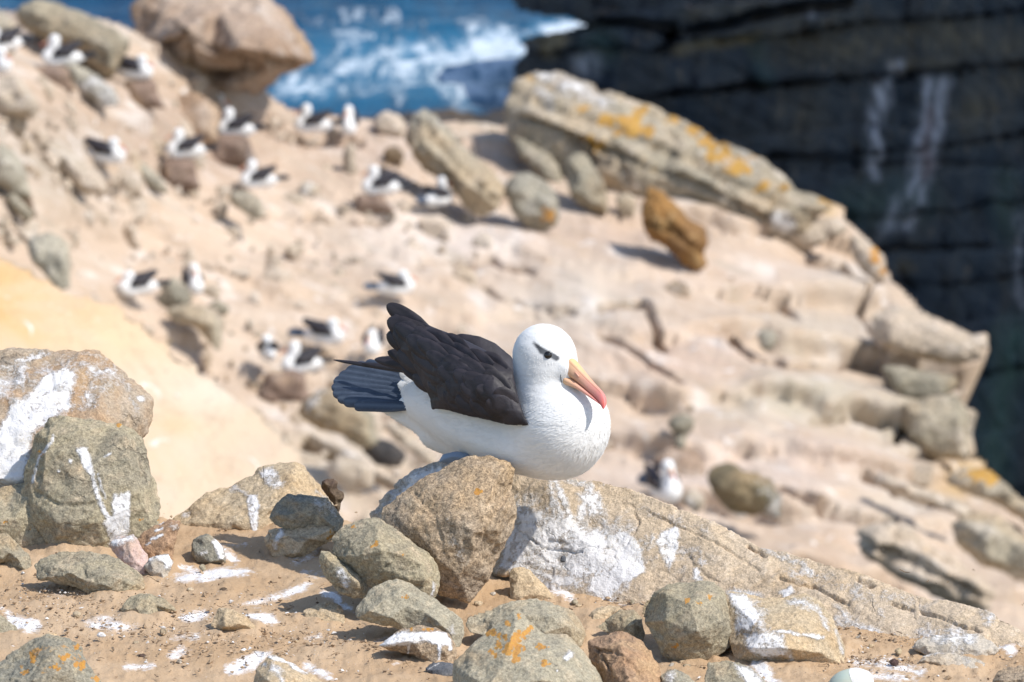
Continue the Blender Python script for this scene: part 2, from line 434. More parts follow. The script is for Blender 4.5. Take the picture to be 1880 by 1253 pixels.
_A[:_n, :_n] = np.linalg.norm(_q[:, None] - _q[None], axis=2) + np.eye(_n) * 0.01
_A[:_n, _n] = 1; _A[:_n, _n + 1:] = _q; _A[_n, :_n] = 1; _A[_n + 1:, :_n] = _q.T
_w = np.linalg.solve(_A, np.concatenate([HC[:, 2], [0, 0, 0]]))
def hd(px, py):
    q = np.stack([np.asarray(px, float).ravel(), np.asarray(py, float).ravel()], 1) / 1000
    r = np.linalg.norm(q[:, None] - _q[None], axis=2) @ _w[:_n] + _w[_n] + q @ _w[_n + 1:]
    return r.reshape(np.shape(px)) * S_BG
HEDGE = [(-1500, -110), (-400, -60), (-60, 10), (60, 30), (160, 40), (230, 60), (310, 90), (420, 125), (478, 160), (506, 192), (560, 214), (640, 222), (720, 226), (840, 224), (930, 226), (1000, 245), (1300, 300), (1450, 345), (1520, 368), (1548, 382), (1552, 405), (1580, 430), (1605, 455), (1628, 470), (1630, 518), (1660, 545), (1690, 562), (1740, 590), (1785, 612), (1812, 616),
    (1810, 655), (1790, 668), (1758, 684), (1766, 700), (1760, 722), (1785, 768), (1786, 830), (1776, 850), (1832, 872), (1880, 920), (2000, 1010), (2540, 1340), (2540, 1470), (-1500, 1470)]
TINT = [(800, 430, 190, 55, (0.70, 0.63, 0.58), 0.9), (500, 400, 260, 60, (0.62, 0.48, 0.36), 0.8), (300, 230, 330, 70, (0.44, 0.325, 0.245), 0.95), (90, 300, 140, 80, (0.42, 0.36, 0.29), 0.8), (420, 300, 90, 40, (0.36, 0.25, 0.19), 0.6), (700, 270, 200, 50, (0.55, 0.42, 0.33), 0.7),
    (1100, 430, 150, 40, (0.52, 0.39, 0.30), 0.8), (1350, 500, 200, 40, (0.60, 0.48, 0.39), 0.8), (1050, 560, 120, 70, (0.62, 0.57, 0.50), 0.6), (1500, 600, 160, 60, (0.55, 0.47, 0.36), 0.7), (1460, 730, 170, 40, (0.43, 0.41, 0.33), 0.75), (1700, 780, 90, 60, (0.40, 0.38, 0.29), 0.9), (1650, 600, 110, 40, (0.56, 0.48, 0.40), 0.6),
    (1300, 880, 200, 70, (0.66, 0.54, 0.46), 0.8), (1500, 840, 180, 40, (0.58, 0.46, 0.38), 0.8), (1640, 930, 120, 50, (0.55, 0.49, 0.42), 0.7), (1790, 880, 60, 30, (0.50, 0.31, 0.07), 0.8), (1530, 1000, 60, 60, (0.52, 0.36, 0.25), 0.6), (600, 700, 160, 70, (0.47, 0.36, 0.27), 0.8), (620, 850, 160, 80, (0.52, 0.45, 0.35), 0.8),
    (430, 620, 120, 60, (0.60, 0.48, 0.37), 0.7), (1250, 660, 160, 60, (0.58, 0.43, 0.34), 0.7), (1560, 510, 60, 30, (0.50, 0.47, 0.42), 0.6), (1610, 480, 16, 26, (0.55, 0.34, 0.08), 0.8), (1330, 300, 60, 60, (0.5, 0.4, 0.2), 0.5), (1500, 380, 60, 20, (0.52, 0.34, 0.10), 0.6)]
CRACKS = [([(1105, 566), (1180, 560), (1205, 600), (1222, 632)], 5, .25), ([(1340, 625), (1385, 660), (1480, 664), (1600, 662)], 6, .35), ([(1600, 520), (1580, 560), (1615, 640)], 5, .2), ([(1490, 470), (1545, 480), (1568, 512)], 6, .3), ([(1640, 690), (1700, 695), (1760, 688)], 8, .5), ([(1590, 868), (1650, 905), (1720, 925)], 7, .3),
    ([(1570, 650), (1620, 660)], 7, .3), ([(90, 255), (150, 325), (205, 350)], 6, .3), ([(770, 492), (900, 474), (980, 500)], 5, .14), ([(560, 820), (650, 866), (720, 900)], 8, .25), ([(1380, 560), (1440, 545), (1470, 575)], 5, .15), ([(1680, 835), (1740, 842), (1775, 835)], 6, .2), ([(1100, 620), (1160, 640), (1250, 700)], 5, .18),
    ([(560, 400), (660, 410), (720, 402)], 4, .12), ([(20, 330), (60, 400)], 6, .25), ([(1420, 900), (1520, 935), (1640, 960)], 6, .2), ([(1500, 760), (1560, 745), (1640, 770)], 5, .15), ([(1740, 720), (1690, 750), (1650, 800)], 5, .2), ([(480, 230), (560, 260), (660, 262)], 5, .16), ([(860, 520), (960, 560), (1060, 575)], 4, .12)]
def make_hillside():
    xs = np.concatenate([np.arange(-1500, -300, 12.0), np.arange(-300, 2000, 5.0), np.arange(2000, 2560, 12.0)]); ys = np.concatenate([np.arange(-120, 1150, 5.0), np.arange(1150, 1480, 12.0)])
    X, Y = np.meshgrid(xs, ys, indexing='ij'); px = X.ravel(); py = Y.ravel()
    q = np.stack([px, py, px * 0], 1)
    wx = px + 9 * fbm(q / 60, 3) ; wy = py + 7 * fbm(q / 50 + 5, 3)
    v = P(px, py, hd(px, py))
    # bedding dips to the right; ribs, blocks and hollows
    a = math.radians(24)
    rot = np.stack([px * math.cos(a) + py * math.sin(a), -px * math.sin(a) + py * math.cos(a), px * 0], 1)
    rgt = np.clip((px - 860) / 260, 0, 1)
    h = (0.15 - 0.09 * rgt) * fbm(rot / (260, 70, 1) + 2, 3) + (1 - 0.6 * rgt) * 0.05 * np.abs(fbm(rot / (150, 26, 1) + 7, 4)) + 0.012 * fbm(q / 22 + 3, 4)
    val, b, s = cells(np.stack([rot[:, 0] / 120, rot[:, 1] / 46, px * 0 + 2], 1) + 0.25 * fbm(q / 50, 3)[:, None])
    rightness = np.clip((px - 900) / 300, 0, 1) * 0.7 + 0.3
    # open ledges: every course leans out towards its foot and breaks off over the next
    for per, sl, amp, ofs in ((104.0, 0.10, 0.36, 3.0), (47.0, 0.26, 0.055, 11.0)):
        wv = (py - sl * (px - 1300) + 34 * fbm(q / 260 + ofs, 3) + 4 * fbm(q / 40 + ofs, 2)) / per
        fr = wv % 1; row = np.floor(wv)
        m = np.clip(0.55 + 1.8 * fbm(np.stack([px / 210, row * 3.7, px * 0 + ofs], 1), 3), 0, 1) * (0.22 + 0.78 * rgt)
        h = h + amp * m * (fr ** 1.3 * np.clip((1 - fr) / 0.15, 0, 1) - 0.45)
    streak = fbm(rot / (170, 13, 1) + 21, 4); streak2 = fbm(rot / (90, 30, 1) + 33, 4)
    for c, hw, dp in CRACKS: h = h - 1.25 * dp * np.clip(1.4 - seg_dist(wx, wy, c) / hw, 0, 1)
    nrm = np.array([0.1, -0.75, 0.65]); nrm /= np.linalg.norm(nrm)
    v = v + (S_BG * h)[:, None] * nrm
    col = np.tile(np.array([0.565, 0.435, 0.325]), (len(v), 1))
    for x, y, sx, sy, c, k in TINT:
        m = k * np.exp(-((wx - x) / sx) ** 2 - ((wy - y) / sy) ** 2)[:, None]
        col = col * (1 - m) + np.array(c) * m
    for sm_, c in ((np.clip(streak * 2.2 - 0.25, 0, 1) * 0.45, (0.42, 0.375, 0.30)), (np.clip(-streak * 2.2 - 0.3, 0, 1) * 0.5, (0.70, 0.61, 0.52)), (np.clip(streak2 * 2.4 - 0.5, 0, 1) * 0.5, (0.50, 0.36, 0.25)), (np.clip(-streak2 * 2.6 - 0.6, 0, 1) * 0.55, (0.74, 0.69, 0.64))):
        col = col * (1 - sm_[:, None]) + np.array(c) * sm_[:, None]
    cx = ((wx.reshape(X.shape))[:-1, :-1] + X[:-1, :-1]) / 2; cy = ((wy.reshape(X.shape))[:-1, :-1] + Y[:-1, :-1]) / 2
    fc = grid_faces(len(xs), len(ys), in_poly(cx, cy, HEDGE))
    v, fc, col = compact(v, fc, col)
    nv, nf, bv = skirt(v, fc, np.array([-1.0, 5.5, -5.0]))
    nv2 = np.concatenate([nv]); me = mesh_np('hillside', nv2, nf); smooth(me)
    attr_col(me, 'tint', np.concatenate([col, col[bv] * 0.8]))
    t = NT('dusty_sandstone_slope'); p = t.pos(None, False)
    n1 = t.noise(p, 0.9, 6, 0.62, 0.5); n2 = t.noise(p, 3.5, 6, 0.65, 0.3); n3 = t.noise(p, 15, 4, 0.7)
    col = t.attr('tint', True)
    col = t.mix(t.math('MULTIPLY', t.step(n1, 0.50, 0.70), 0.45), col, (0.63, 0.525, 0.42))
    col = t.mix(t.math('MULTIPLY', t.step(n2, 0.54, 0.72), 0.5), col, (0.44, 0.31, 0.21))
    col = t.mix(t.math('MULTIPLY', t.step(n3, 0.60, 0.72), 0.5), col, (0.30, 0.24, 0.19))
    wsp = t.noise(p, 5, 4, 0.6, 1.0)
    col = t.mix(t.math('MULTIPLY', t.step(wsp, 0.62, 0.70), 0.75), col, (0.76, 0.73, 0.70))
    mat = t.finish(col, 0.95, t.math('ADD', t.math('MULTIPLY', n2, 1.5), n3), 0.05, 0.9, 0.1)
    link('hillside', me, mat, kind='structure')
    return mat

# --- soil shelf in front
GUANO_GROUND = [('p', [(315, 1062), (350, 1050), (405, 1044), (455, 1043), (465, 1052), (430, 1060), (380, 1066), (340, 1068)], 5), ('l', [(330, 1046), (360, 1048)], 3, 4), ('p', [(440, 1112), (480, 1098), (520, 1085), (560, 1068), (578, 1066), (560, 1085), (520, 1098), (470, 1112)], 6, .85),
    ('l', [(372, 1000), (400, 1012), (430, 1030)], 8, 7, .8), ('p', [(588, 1085), (612, 1088), (630, 1105), (655, 1122), (640, 1122), (610, 1104), (592, 1098)], 5), ('p', [(330, 1128), (370, 1122), (385, 1132), (360, 1142), (335, 1138)], 5), ('p', [(455, 1128), (490, 1128), (515, 1142), (485, 1146), (460, 1138)], 4),
    ('p', [(150, 1140), (200, 1132), (225, 1145), (255, 1152), (220, 1162), (170, 1156)], 7, .85), ('p', [(0, 1112), (20, 1128), (70, 1140), (75, 1162), (50, 1168), (20, 1150)], 6, .95), ('l', [(232, 1225), (282, 1224)], 4, 4, .95), ('p', [(310, 1200), (330, 1188), (350, 1193), (335, 1212), (318, 1216)], 6, .7), ('l', [(320, 1172), (365, 1168)], 5, 6, .7),
    ('p', [(405, 1222), (435, 1212), (470, 1198), (500, 1194), (480, 1215), (470, 1232), (440, 1240), (415, 1234)], 5), ('l', [(560, 1222), (605, 1244)], 6, 6, .95), ('l', [(545, 1030), (580, 1012)], 9, 8, .6), ('l', [(420, 1008), (450, 1005)], 4, 5, .6), ('l', [(590, 1060), (560, 1050)], 5, 7, .5),
    ('l', [(935, 1040), (990, 1075), (1050, 1098)], 7, 7, .9), ('l', [(1100, 1080), (1150, 1100), (1180, 1096)], 9, 9, .8), ('l', [(1570, 1215), (1640, 1222), (1690, 1236)], 7, 8, .8), ('l', [(1590, 1240), (1680, 1246)], 6, 7, .8), ('l', [(1375, 1205), (1400, 1235), (1430, 1260)], 10, 8, .9), ('l', [(1820, 1190), (1860, 1196)], 6, 6, .8),
    ('l', [(690, 1178), (720, 1168)], 3, 4, .7), ('l', [(740, 1215), (720, 1222)], 2, 3, .7), ('l', [(1340, 1235), (1390, 1245)], 8, 8, .7), ('l', [(100, 1092), (125, 1090)], 3, 4, .6), ('l', [(560, 1172), (585, 1170)], 4, 5, .5)]
def ground_edge(px):
    return np.interp(px, [-300, 300, 740, 1100, 1300, 1500, 1700, 1880, 2200], [10.78, 10.76, 10.66, 10.16, 10.02, 9.9, 9.78, 9.62, 9.35])
def make_ground():
    us = np.concatenate([np.arange(-900, -220, 14.0), np.arange(-220, 2100, 3.6), np.arange(2100, 2700, 14.0)]); ds = np.concatenate([np.arange(0, 0.92, 0.0085), 0.92 + np.linspace(0.01, 0.08, 10)])
    U, T = np.meshgrid(us, ds, indexing='ij')
    e = ground_edge(U); D = 8.75 + (e - 8.75) * T
    X = (U - 940) * K * D
    z = np.full(X.shape, Z0)
    q = np.stack([X.ravel(), D.ravel(), X.ravel() * 0], 1)
    b = 0.022 * fbm(q * 2.6, 4) + 0.008 * fbm(q * 11 + 4, 4) + 0.0035 * fbm(q * 42 + 9, 3)
    val, c, s = cells(q * (26, 26, 1) + 0.3 * fbm(q * 20, 2)[:, None])
    b = b + 0.006 * np.clip(0.34 - c, 0, 1) * 2.2 * (val > 0.72) + 0.0022 * (fbm(q * 95, 2))
    z = z + b.reshape(X.shape)
    far = np.clip((T - 0.9) / 0.1, 0, 1)
    z = z - far ** 2 * 0.16
    Yw = (D + z * math.sin(PITCH)) / math.cos(PITCH)
    v = np.stack([X.ravel(), Yw.ravel(), z.ravel()], 1)
    px, py, d = proj(v)
    wq = q * 14
    g = stroke_mask(px + 7 * fbm(wq, 3), py + 3.5 * fbm(wq + 31, 3), GUANO_GROUND)
    f = grid_faces(len(us), len(ds))
    # the shelf falls away behind its far edge
    for bl in BASES:
        m = (px > min(q_[0] for q_ in bl) - 60) & (px < max(q_[0] for q_ in bl) + 60)
        dd_ = seg_dist(px[m], (py[m]), bl)
        v[np.where(m)[0], 2] += 0.007 * np.exp(-(dd_ / 11.0) ** 2)
    n = len(v); last = np.arange(len(us)) * len(ds) + len(ds) - 1
    drop = v[last] + np.array([0, 1.2, -3.2]); v = np.concatenate([v, drop])
    k = np.arange(len(us) - 1)
    f = np.concatenate([f, np.stack([last[:-1], last[1:], n + k + 1, n + k], 1)])
    first = np.arange(len(us)) * len(ds); n2 = len(v); v = np.concatenate([v, v[first] + np.array([0, -3.0, -0.9])])
    f = np.concatenate([f, np.stack([first[1:], first[:-1], n2 + k, n2 + k + 1], 1)])
    me = mesh_np('ground', v, f); smooth(me)
    attr(me, 'guano', np.concatenate([g, np.zeros(len(v) - n)]))
    t = NT('dry_soil'); p = t.pos(None, False)
    n1 = t.noise(p, 4, 5, 0.6, 0.3); n2 = t.noise(p, 24, 5, 0.65); n3 = t.noise(p, 120, 4, 0.7); n4 = t.noise(p, 330, 2, 0.7); vo = t.voro(p, 160)
    col = t.mix(t.step(n1, 0.35, 0.65), (0.43, 0.29, 0.17), (0.49, 0.355, 0.23))
    col = t.mix(t.math('MULTIPLY', t.step(n2, 0.52, 0.70), 0.5), col, (0.39, 0.265, 0.155))
    col = t.mix(t.math('MULTIPLY', t.step(n3, 0.55, 0.72), 0.45), col, (0.29, 0.18, 0.10))
    col = t.mix(t.math('MULTIPLY', t.step(n4, 0.60, 0.72), 0.6), col, (0.58, 0.44, 0.30))
    col = t.mix(t.math('MULTIPLY', t.step(vo, 0.22, 0.10), 0.35), col, (0.55, 0.45, 0.34))
    gu = t.attr('guano')
    e = t.math('ADD', gu, t.math('ADD', t.lin(n2, 0.25, 0.75, -0.55, 0.42), t.lin(n3, 0.25, 0.75, -0.40, 0.36)))
    gm = t.math('MAXIMUM', t.step(e, 0.42, 0.68), t.math('MULTIPLY', t.math('MULTIPLY', t.step(e, 0.06, 0.6), 0.5), t.step(gu, 0.02, 0.2)))
    gm = t.math('MAXIMUM', gm, t.math('MULTIPLY', t.step(t.math('ADD', t.noise(p, 9, 5, 0.65, 0.6), t.lin(n3, 0, 1, -0.12, 0.12)), 0.685, 0.76), 0.5))
    col = t.mix(t.math('MULTIPLY', gm, 0.94), col, t.mix(t.step(n4, 0.3, 0.6), (0.62, 0.60, 0.58), (0.80, 0.79, 0.79)))
    h = t.math('ADD', t.math('MULTIPLY', n2, 1.4), t.math('ADD', t.math('MULTIPLY', n3, 0.6), t.math('MULTIPLY', n4, 0.3)))
    mat = t.finish(col, 0.96, h, 0.005, 0.9, 0.1)
    link('ground', me, mat, kind='structure')

BASES = []
make_sea(); make_cliff(); HILL_MAT = make_hillside()

# ------------------------------------------------------------------ rocks
M = {}
M['grey'] = rock_mat('grey_green_stone', (0.369, 0.314, 0.209), (0.294, 0.258, 0.188), (0.512, 0.411, 0.283), 0.42, la=0.0)
M['lichen'] = rock_mat('grey_stone_with_lichen', (0.408, 0.354, 0.252), (0.334, 0.300, 0.223), (0.519, 0.432, 0.304), 0.36)
M['dull'] = rock_mat('blue_grey_stone', (0.307, 0.274, 0.206), (0.230, 0.218, 0.175), (0.460, 0.380, 0.250), 0.4, la=0.05)
M['tan'] = rock_mat('tan_stone', (0.529, 0.401, 0.252), (0.454, 0.363, 0.246), (0.605, 0.496, 0.349), 0.36)
M['slab'] = rock_mat('bedded_tan_stone', (0.560, 0.434, 0.297), (0.509, 0.408, 0.297), (0.636, 0.531, 0.411), 0.30, layered=0.55, tilt=(0.45, 0.1, 1.0))
M['brown'] = rock_mat('coarse_brown_stone', (0.414, 0.300, 0.189), (0.324, 0.258, 0.189), (0.504, 0.396, 0.275), 0.55)
M['rust'] = rock_mat('rusty_stone', (0.407, 0.241, 0.132), (0.341, 0.224, 0.144), (0.473, 0.319, 0.190), 0.36)
M['stained'] = rock_mat('stained_ochre_stone', (0.432, 0.282, 0.165), (0.396, 0.324, 0.244), (0.540, 0.432, 0.329), 0.34, ga=0.045)
M['pale'] = rock_mat('pale_stone', (0.50, 0.44, 0.36), (0.44, 0.38, 0.30), (0.58, 0.53, 0.46), 0.28, ga=0.09)
M['slate'] = rock_mat('blue_slate', (0.13, 0.135, 0.145), (0.10, 0.105, 0.115), (0.20, 0.19, 0.18), 0.3)
M['knob'] = rock_mat('dark_brown_stone', (0.085, 0.052, 0.045), (0.13, 0.095, 0.06), (0.16, 0.13, 0.08), 0.3)
M['pink'] = rock_mat('pinkish_stone', (0.60, 0.44, 0.40), (0.52, 0.38, 0.33), (0.66, 0.55, 0.50), 0.22, ga=0.08)
M['b_pale'] = rock_mat('weathered_cream_rock', (0.56, 0.46, 0.36), (0.46, 0.38, 0.29), (0.64, 0.57, 0.49), 0.3, size=8.75, layered=0.4)
M['b_grey'] = rock_mat('weathered_grey_rock', (0.42, 0.375, 0.29), (0.33, 0.30, 0.235), (0.52, 0.47, 0.39), 0.35, size=8.75, ga=0.04)
M['b_olive'] = rock_mat('olive_grey_rock', (0.35, 0.305, 0.22), (0.25, 0.225, 0.17), (0.47, 0.41, 0.32), 0.35, size=8.75, layered=0.5, ga=0.02)
M['b_over'] = rock_mat('brown_boulder', (0.46, 0.355, 0.275), (0.31, 0.21, 0.14), (0.52, 0.44, 0.375), 0.3, size=8.75, layered=0.3)
M['b_lich'] = rock_mat('lichen_rock', (0.47, 0.38, 0.27), (0.33, 0.29, 0.215), (0.62, 0.54, 0.44), 0.4, size=8.75, layered=0.9, la=0.055, lichen=(0.50, 0.30, 0.04), tilt=(0.42, 0.1, 0.9))
M['b_orange'] = rock_mat('orange_rock', (0.34, 0.18, 0.06), (0.20, 0.115, 0.055), (0.44, 0.29, 0.13), 0.35, size=8.75)
M['b_moss'] = rock_mat('dark_mossy_rock', (0.17, 0.145, 0.09), (0.12, 0.105, 0.07), (0.27, 0.23, 0.15), 0.35, size=8, ga=0.02)
M['b_dark'] = rock_mat('dark_shore_rock_and_shade', (0.07, 0.06, 0.055), (0.05, 0.05, 0.052), (0.12, 0.10, 0.085), 0.3, size=10.5)  # wet reef rock; on the slope its dark colour stands in for shade
M['nest'] = rock_mat('dried_mud', (0.27, 0.19, 0.145), (0.22, 0.155, 0.12), (0.33, 0.25, 0.19), 0.3, size=5.25, ga=0.02)
M['outcrop'] = rock_mat('ochre_sandstone', (0.54, 0.35, 0.18), (0.62, 0.49, 0.345), (0.60, 0.42, 0.25), 0.15, size=9)

def poly_area(o):
    o = np.asarray([p[:2] for p in o], float); x, y = o.T
    return abs(np.dot(x, np.roll(y, 1)) - np.dot(y, np.roll(x, 1))) / 2
ROCKS = []
def rock(name, cat, label, out, d, mat, th=0.42, back=0.6, lean=0.3, inner=None, seed=1, vox=None, sm=1, amp=1.0, rough=1.0, chip=1.0, guano=(), lichen=(), ddx=0.0, group=None, sink=12, foot=None, fix=True, grooves=(), ridge=False, box=3.2, n_in=9, strata=0.0, face=0.0):
    """one rock: an outline with real depth in front and behind, faceted, worn and weathered; d = depth of its foot"""
    rs = np.random.RandomState(seed)
    ys = [p[1] for p in out]; yb = max(ys); yt = min(ys); xm = sum(p[0] for p in out) / len(out)
    A = poly_area(out); size = math.sqrt(A) * K * d
    fg = d < 12 and sink
    if foot is None: foot = 0.45 if (fg and cat == 'boulder') else (0.12 if fg else 0.0)
    if fg and fix and yb < 1245 and name != 'pebble': d = max(d, float(gd(yb)))
    if fg and fix: d += foot * th * size * 0.75
    if fg:
        lo_ = sorted([p for p in out if p[1] > yb - 0.30 * (yb - yt)], key=lambda p: p[0])
        if len(lo_) > 1 and name != 'pebble': BASES.append(lo_)
    if foot and not any(len(p) > 2 for p in out): out = [(p[0], p[1], foot * th * size * max(0.0, min(1.0, (p[1] - yt - 0.5 * (yb - yt)) / (0.4 * (yb - yt))))) for p in out]
    if sink: out = [(p[0], p[1] + (sink if p[1] > yb - 0.14 * (yb - yt) else 0), *p[2:]) for p in out]
    o2 = np.array([p[:2] for p in out], float)
    T = th * size
    if ridge and inner is None:                    # a crest under the top edge: the top leans back, the front falls steeply
        inner = []; xs_ = np.linspace(o2[:, 0].min(), o2[:, 0].max(), 7 if len(out) > 9 else 6)[1:-1]; yy = np.linspace(yt, yb, 90)
        for x_ in xs_:
            ins = yy[in_poly(np.full(90, x_), yy, o2)]
            if len(ins) < 6: continue
            a_, b_ = ins[0], ins[-1]
            inner.append((x_ + rs.uniform(-3, 3), a_ + (b_ - a_) * rs.uniform(0.26, 0.46), T * rs.uniform(0.75, 1.25)))
            inner.append((x_ + rs.uniform(-5, 5), b_ - (b_ - a_) * rs.uniform(0.12, 0.24), T * rs.uniform(0.55, 1.05)))
    if inner is None:
        g = rs.uniform(o2.min(0), o2.max(0), (900, 2)); s = sdist(g[:, 0], g[:, 1], out); mx = s.max()
        inner = []; chosen = []
        order = np.argsort(-s + rs.rand(len(s)) * mx * 0.9)
        for i in order:
            if s[i] < mx * 0.16: continue
            if all(np.hypot(*(g[i] - c)) > mx * (0.62 if n_in >= 9 else 0.8) for c in chosen):
                chosen.append(g[i]); t = min(1, s[i] / mx)
                h = (1 - (1 - t) ** box) ** (1 / box) * rs.uniform(0.72, 1.12)
                inner.append((g[i][0], g[i][1], T * h))
            if len(chosen) >= n_in: break
    def dep(px, py): return d + lean * (yb - py) * K * d + ddx * (px - xm) * K * d
    fr = lambda px, py, h: P(px, py, dep(px, py) - h)
    bk = lambda px, py, h: P(px, py, dep(px, py) + h * back / th * 0.8 + size * 0.05)
    V, F = shell(out, inner, fr, bk)
    vox = vox or max(size / 80, 0.0024 * d / 10)
    me = remesh(V, F, vox, sm)
    c = coords(me); n = normals(me); so = rs.uniform(-50, 50, 3)
    u = c / size
    h = (0.020 if fg else 0.035) * fbm(u * 2.3 + so, 4) + 0.016 * fbm(u * 7 + so, 4) - 0.012 * np.abs(fbm(u * 4.5 + so + 9, 3)) * 2
    val, b, s2 = cells(u * 3.6 + so + 0.25 * fbm(u * 5 + so, 2)[:, None])
    v9, b9, s9 = cells(u * 9 + so + 0.3 * fbm(u * 12 + so, 2)[:, None])
    h = h + chip * (0.030 * (val - 0.5)) + chip * 0.009 * (v9 - 0.5) - chip * 0.012 * np.clip(1 - (s2 - b) / 0.12, 0, 1) * (val > 0.5)
    if strata:
        w = (c @ np.array([0.42, 0.1, 0.9])) / size * 7 + 0.7 * fbm(u * 2 + so, 3)
        h = h + strata * 0.03 * (np.abs((w % 1) - 0.5) ** 0.5 - 0.5) + strata * 0.02 * perlin(np.stack([w, w * 0, w * 0], 1))
    c = c + n * (h * size * amp)[:, None]
    if grooves:
        gx, gy, _ = proj(c); gq = c * 60; gx = gx + 5 * fbm(gq, 3); gy = gy + 4 * fbm(gq + 7, 3)
        for ln_, hw_, dp_ in grooves: c = c - n * (dp_ * (0.4 + 0.9 * np.clip(0.5 + fbm(gq * 0.35, 2), 0, 1)) * np.clip(1.4 - seg_dist(gx, gy, ln_) / hw_, 0, 1) * ((n @ FW) < 0.3))[:, None]
    c = c + n * (rough * 0.0016 * d / 10 * fbm(c * 70 / (d / 10) + so, 3))[:, None]
    px, py, dd = proj(c)
    loc = np.array(P(xm, yb, d)); set_coords(me, c - loc); smooth(me)
    wq = c * (14 * 10 / d)
    ax, ay = px + 7 * fbm(wq, 4, 0.65), py + 7 * fbm(wq + 31, 4, 0.65)
    frontal = (n @ FW) < 0.35
    lichen = [q for x_, y_, r_ in lichen for q in [(x_, y_, r_ * 0.62)] + [(x_ + r_ * 1.1 * math.cos(a_), y_ + r_ * 0.8 * math.sin(a_), r_ * rs.uniform(0.2, 0.5)) for a_ in rs.uniform(0, 6.28, 4)]]
    if guano: attr(me, 'guano', stroke_mask(ax, ay, guano) * frontal)
    if lichen: attr(me, 'lichen', stroke_mask(ax, ay, [('c', *q, 3.5) for q in lichen]) * frontal)
    o = link(name, me, M[mat], loc, None, label, cat, group)
    ROCKS.append(o)
    return o

# --- foreground, left
rock('boulder', 'boulder', 'big boulder coated in white droppings with a rusty right end, at the left edge', [(-120, 700), (-60, 662), (0, 651), (25, 641), (75, 640), (110, 637), (150, 634), (185, 641), (205, 660), (235, 690), (262, 712), (279, 730), (281, 748), (279, 768), (270, 790), (262, 806), (262, 880), (240, 940), (60, 950), (-120, 950)], 10.52, 'stained', th=0.34, rough=1.4, lean=0.35, seed=3, sink=0,
     inner=[(-60, 740, .10), (40, 700, .07), (150, 690, .08), (60, 780, .13), (190, 730, .11), (240, 760, .07), (180, 800, .14), (60, 880, .16), (180, 880, .15), (-60, 880, .14)], chip=0.7,
     guano=[('p', [(85, 690), (125, 665), (140, 690), (130, 725), (138, 750), (110, 760), (60, 800), (45, 870), (0, 900), (-60, 900), (-60, 770), (0, 790), (20, 740), (60, 720)], 9), ('p', [(-80, 700), (0, 690), (60, 690), (20, 730), (-80, 760)], 14, .7), ('p', [(60, 670), (200, 650), (235, 700), (200, 720), (150, 700), (60, 720)], 16, .5), ('l', [(180, 672), (215, 690), (240, 712)], 7, 9, .6), ('c', 257, 732, 6, 4), ('l', [(160, 725), (165, 740)], 6, 6, .8), ('l', [(30, 820), (20, 890)], 26, 8)])
rock('boulder', 'boulder', 'upright grey-green boulder with a forked white streak down its face', [(37, 890), (44, 855), (58, 822), (62, 797), (74, 785), (86, 768), (110, 762), (160, 769), (215, 775), (245, 788), (264, 806), (275, 850), (290, 890), (296, 930), (294, 960), (288, 990), (200, 1015), (100, 1000), (55, 960), (37, 905)], 10.28, 'grey', grooves=[([(84, 788), (78, 840), (70, 890)], 5, .006), ([(70, 905), (110, 930), (170, 925)], 4, .004), ([(190, 860), (230, 850), (262, 880)], 4, .003)], th=0.3, lean=0.22, seed=5,
     inner=[(82, 800, .055), (76, 880, .06), (70, 930, .06), (150, 790, .06), (230, 800, .055), (150, 870, .085), (240, 880, .075), (270, 940, .05), (180, 960, .09), (110, 960, .09), (105, 775, .02), (200, 780, .02)], chip=0.6,
     guano=[('l', [(152, 828), (165, 850), (172, 880), (180, 910), (192, 940), (205, 965), (215, 985)], 5, 3), ('p', [(140, 826), (160, 822), (172, 850), (168, 880), (150, 845)], 4), ('p', [(205, 910), (220, 905), (238, 905), (240, 930), (236, 975), (225, 1000), (208, 990), (205, 940)], 4), ('l', [(181, 870), (186, 890), (196, 915)], 2, 2.5, .9), ('l', [(97, 800), (95, 815), (75, 835), (66, 860), (60, 885)], 3, 3, .9), ('c', 127, 847, 5, 3), ('c', 108, 868, 3, 2), ('l', [(192, 840), (203, 835)], 2, 3), ('l', [(205, 960), (215, 1000)], 14, 5)],
     lichen=[(258, 957, 5), (288, 956, 3), (75, 835, 8), (215, 780, 5)])
rock('boulder', 'boulder', 'low mossy grey-green boulder in front of the streaked upright one', [(-90, 905), (-20, 902), (0, 896), (40, 885), (75, 882), (105, 889), (135, 902), (172, 935), (190, 965), (203, 998), (185, 1008), (120, 1004), (60, 996), (0, 992), (-90, 1000)], 10.28, 'grey', th=0.36, lean=0.35, seed=8, chip=0.5, lichen=[(71, 888, 5), (8, 960, 4), (125, 962, 3), (57, 972, 3)], guano=[('c', 130, 983, 5, 4), ('c', 124, 968, 3, 3)])
rock('stone', 'stone', 'small grey stone leaning at the left edge above the long flat one', [(-40, 985), (8, 978), (20, 985), (36, 1000), (58, 1024), (64, 1040), (50, 1048), (10, 1036), (-40, 1035)], 10.14, 'grey', th=0.45, lean=0.3, seed=11)
rock('slab', 'stone', 'long flat grey-green stone with an undercut front lying on soil', [(62, 1038), (74, 1025), (108, 1012), (150, 1011), (208, 1019), (240, 1038), (262, 1056), (272, 1068), (266, 1080), (240, 1088), (206, 1092), (185, 1090), (165, 1085), (140, 1080), (100, 1071), (66, 1062)], 9.95, 'grey', th=0.4, lean=0.7, seed=13, inner=[(90, 1040, .03), (130, 1052, .05), (180, 1056, .055), (150, 1030, .025), (220, 1062, .05), (245, 1074, .03), (100, 1060, .03), (200, 1076, .045), (160, 1068, .05)], strata=0.6)
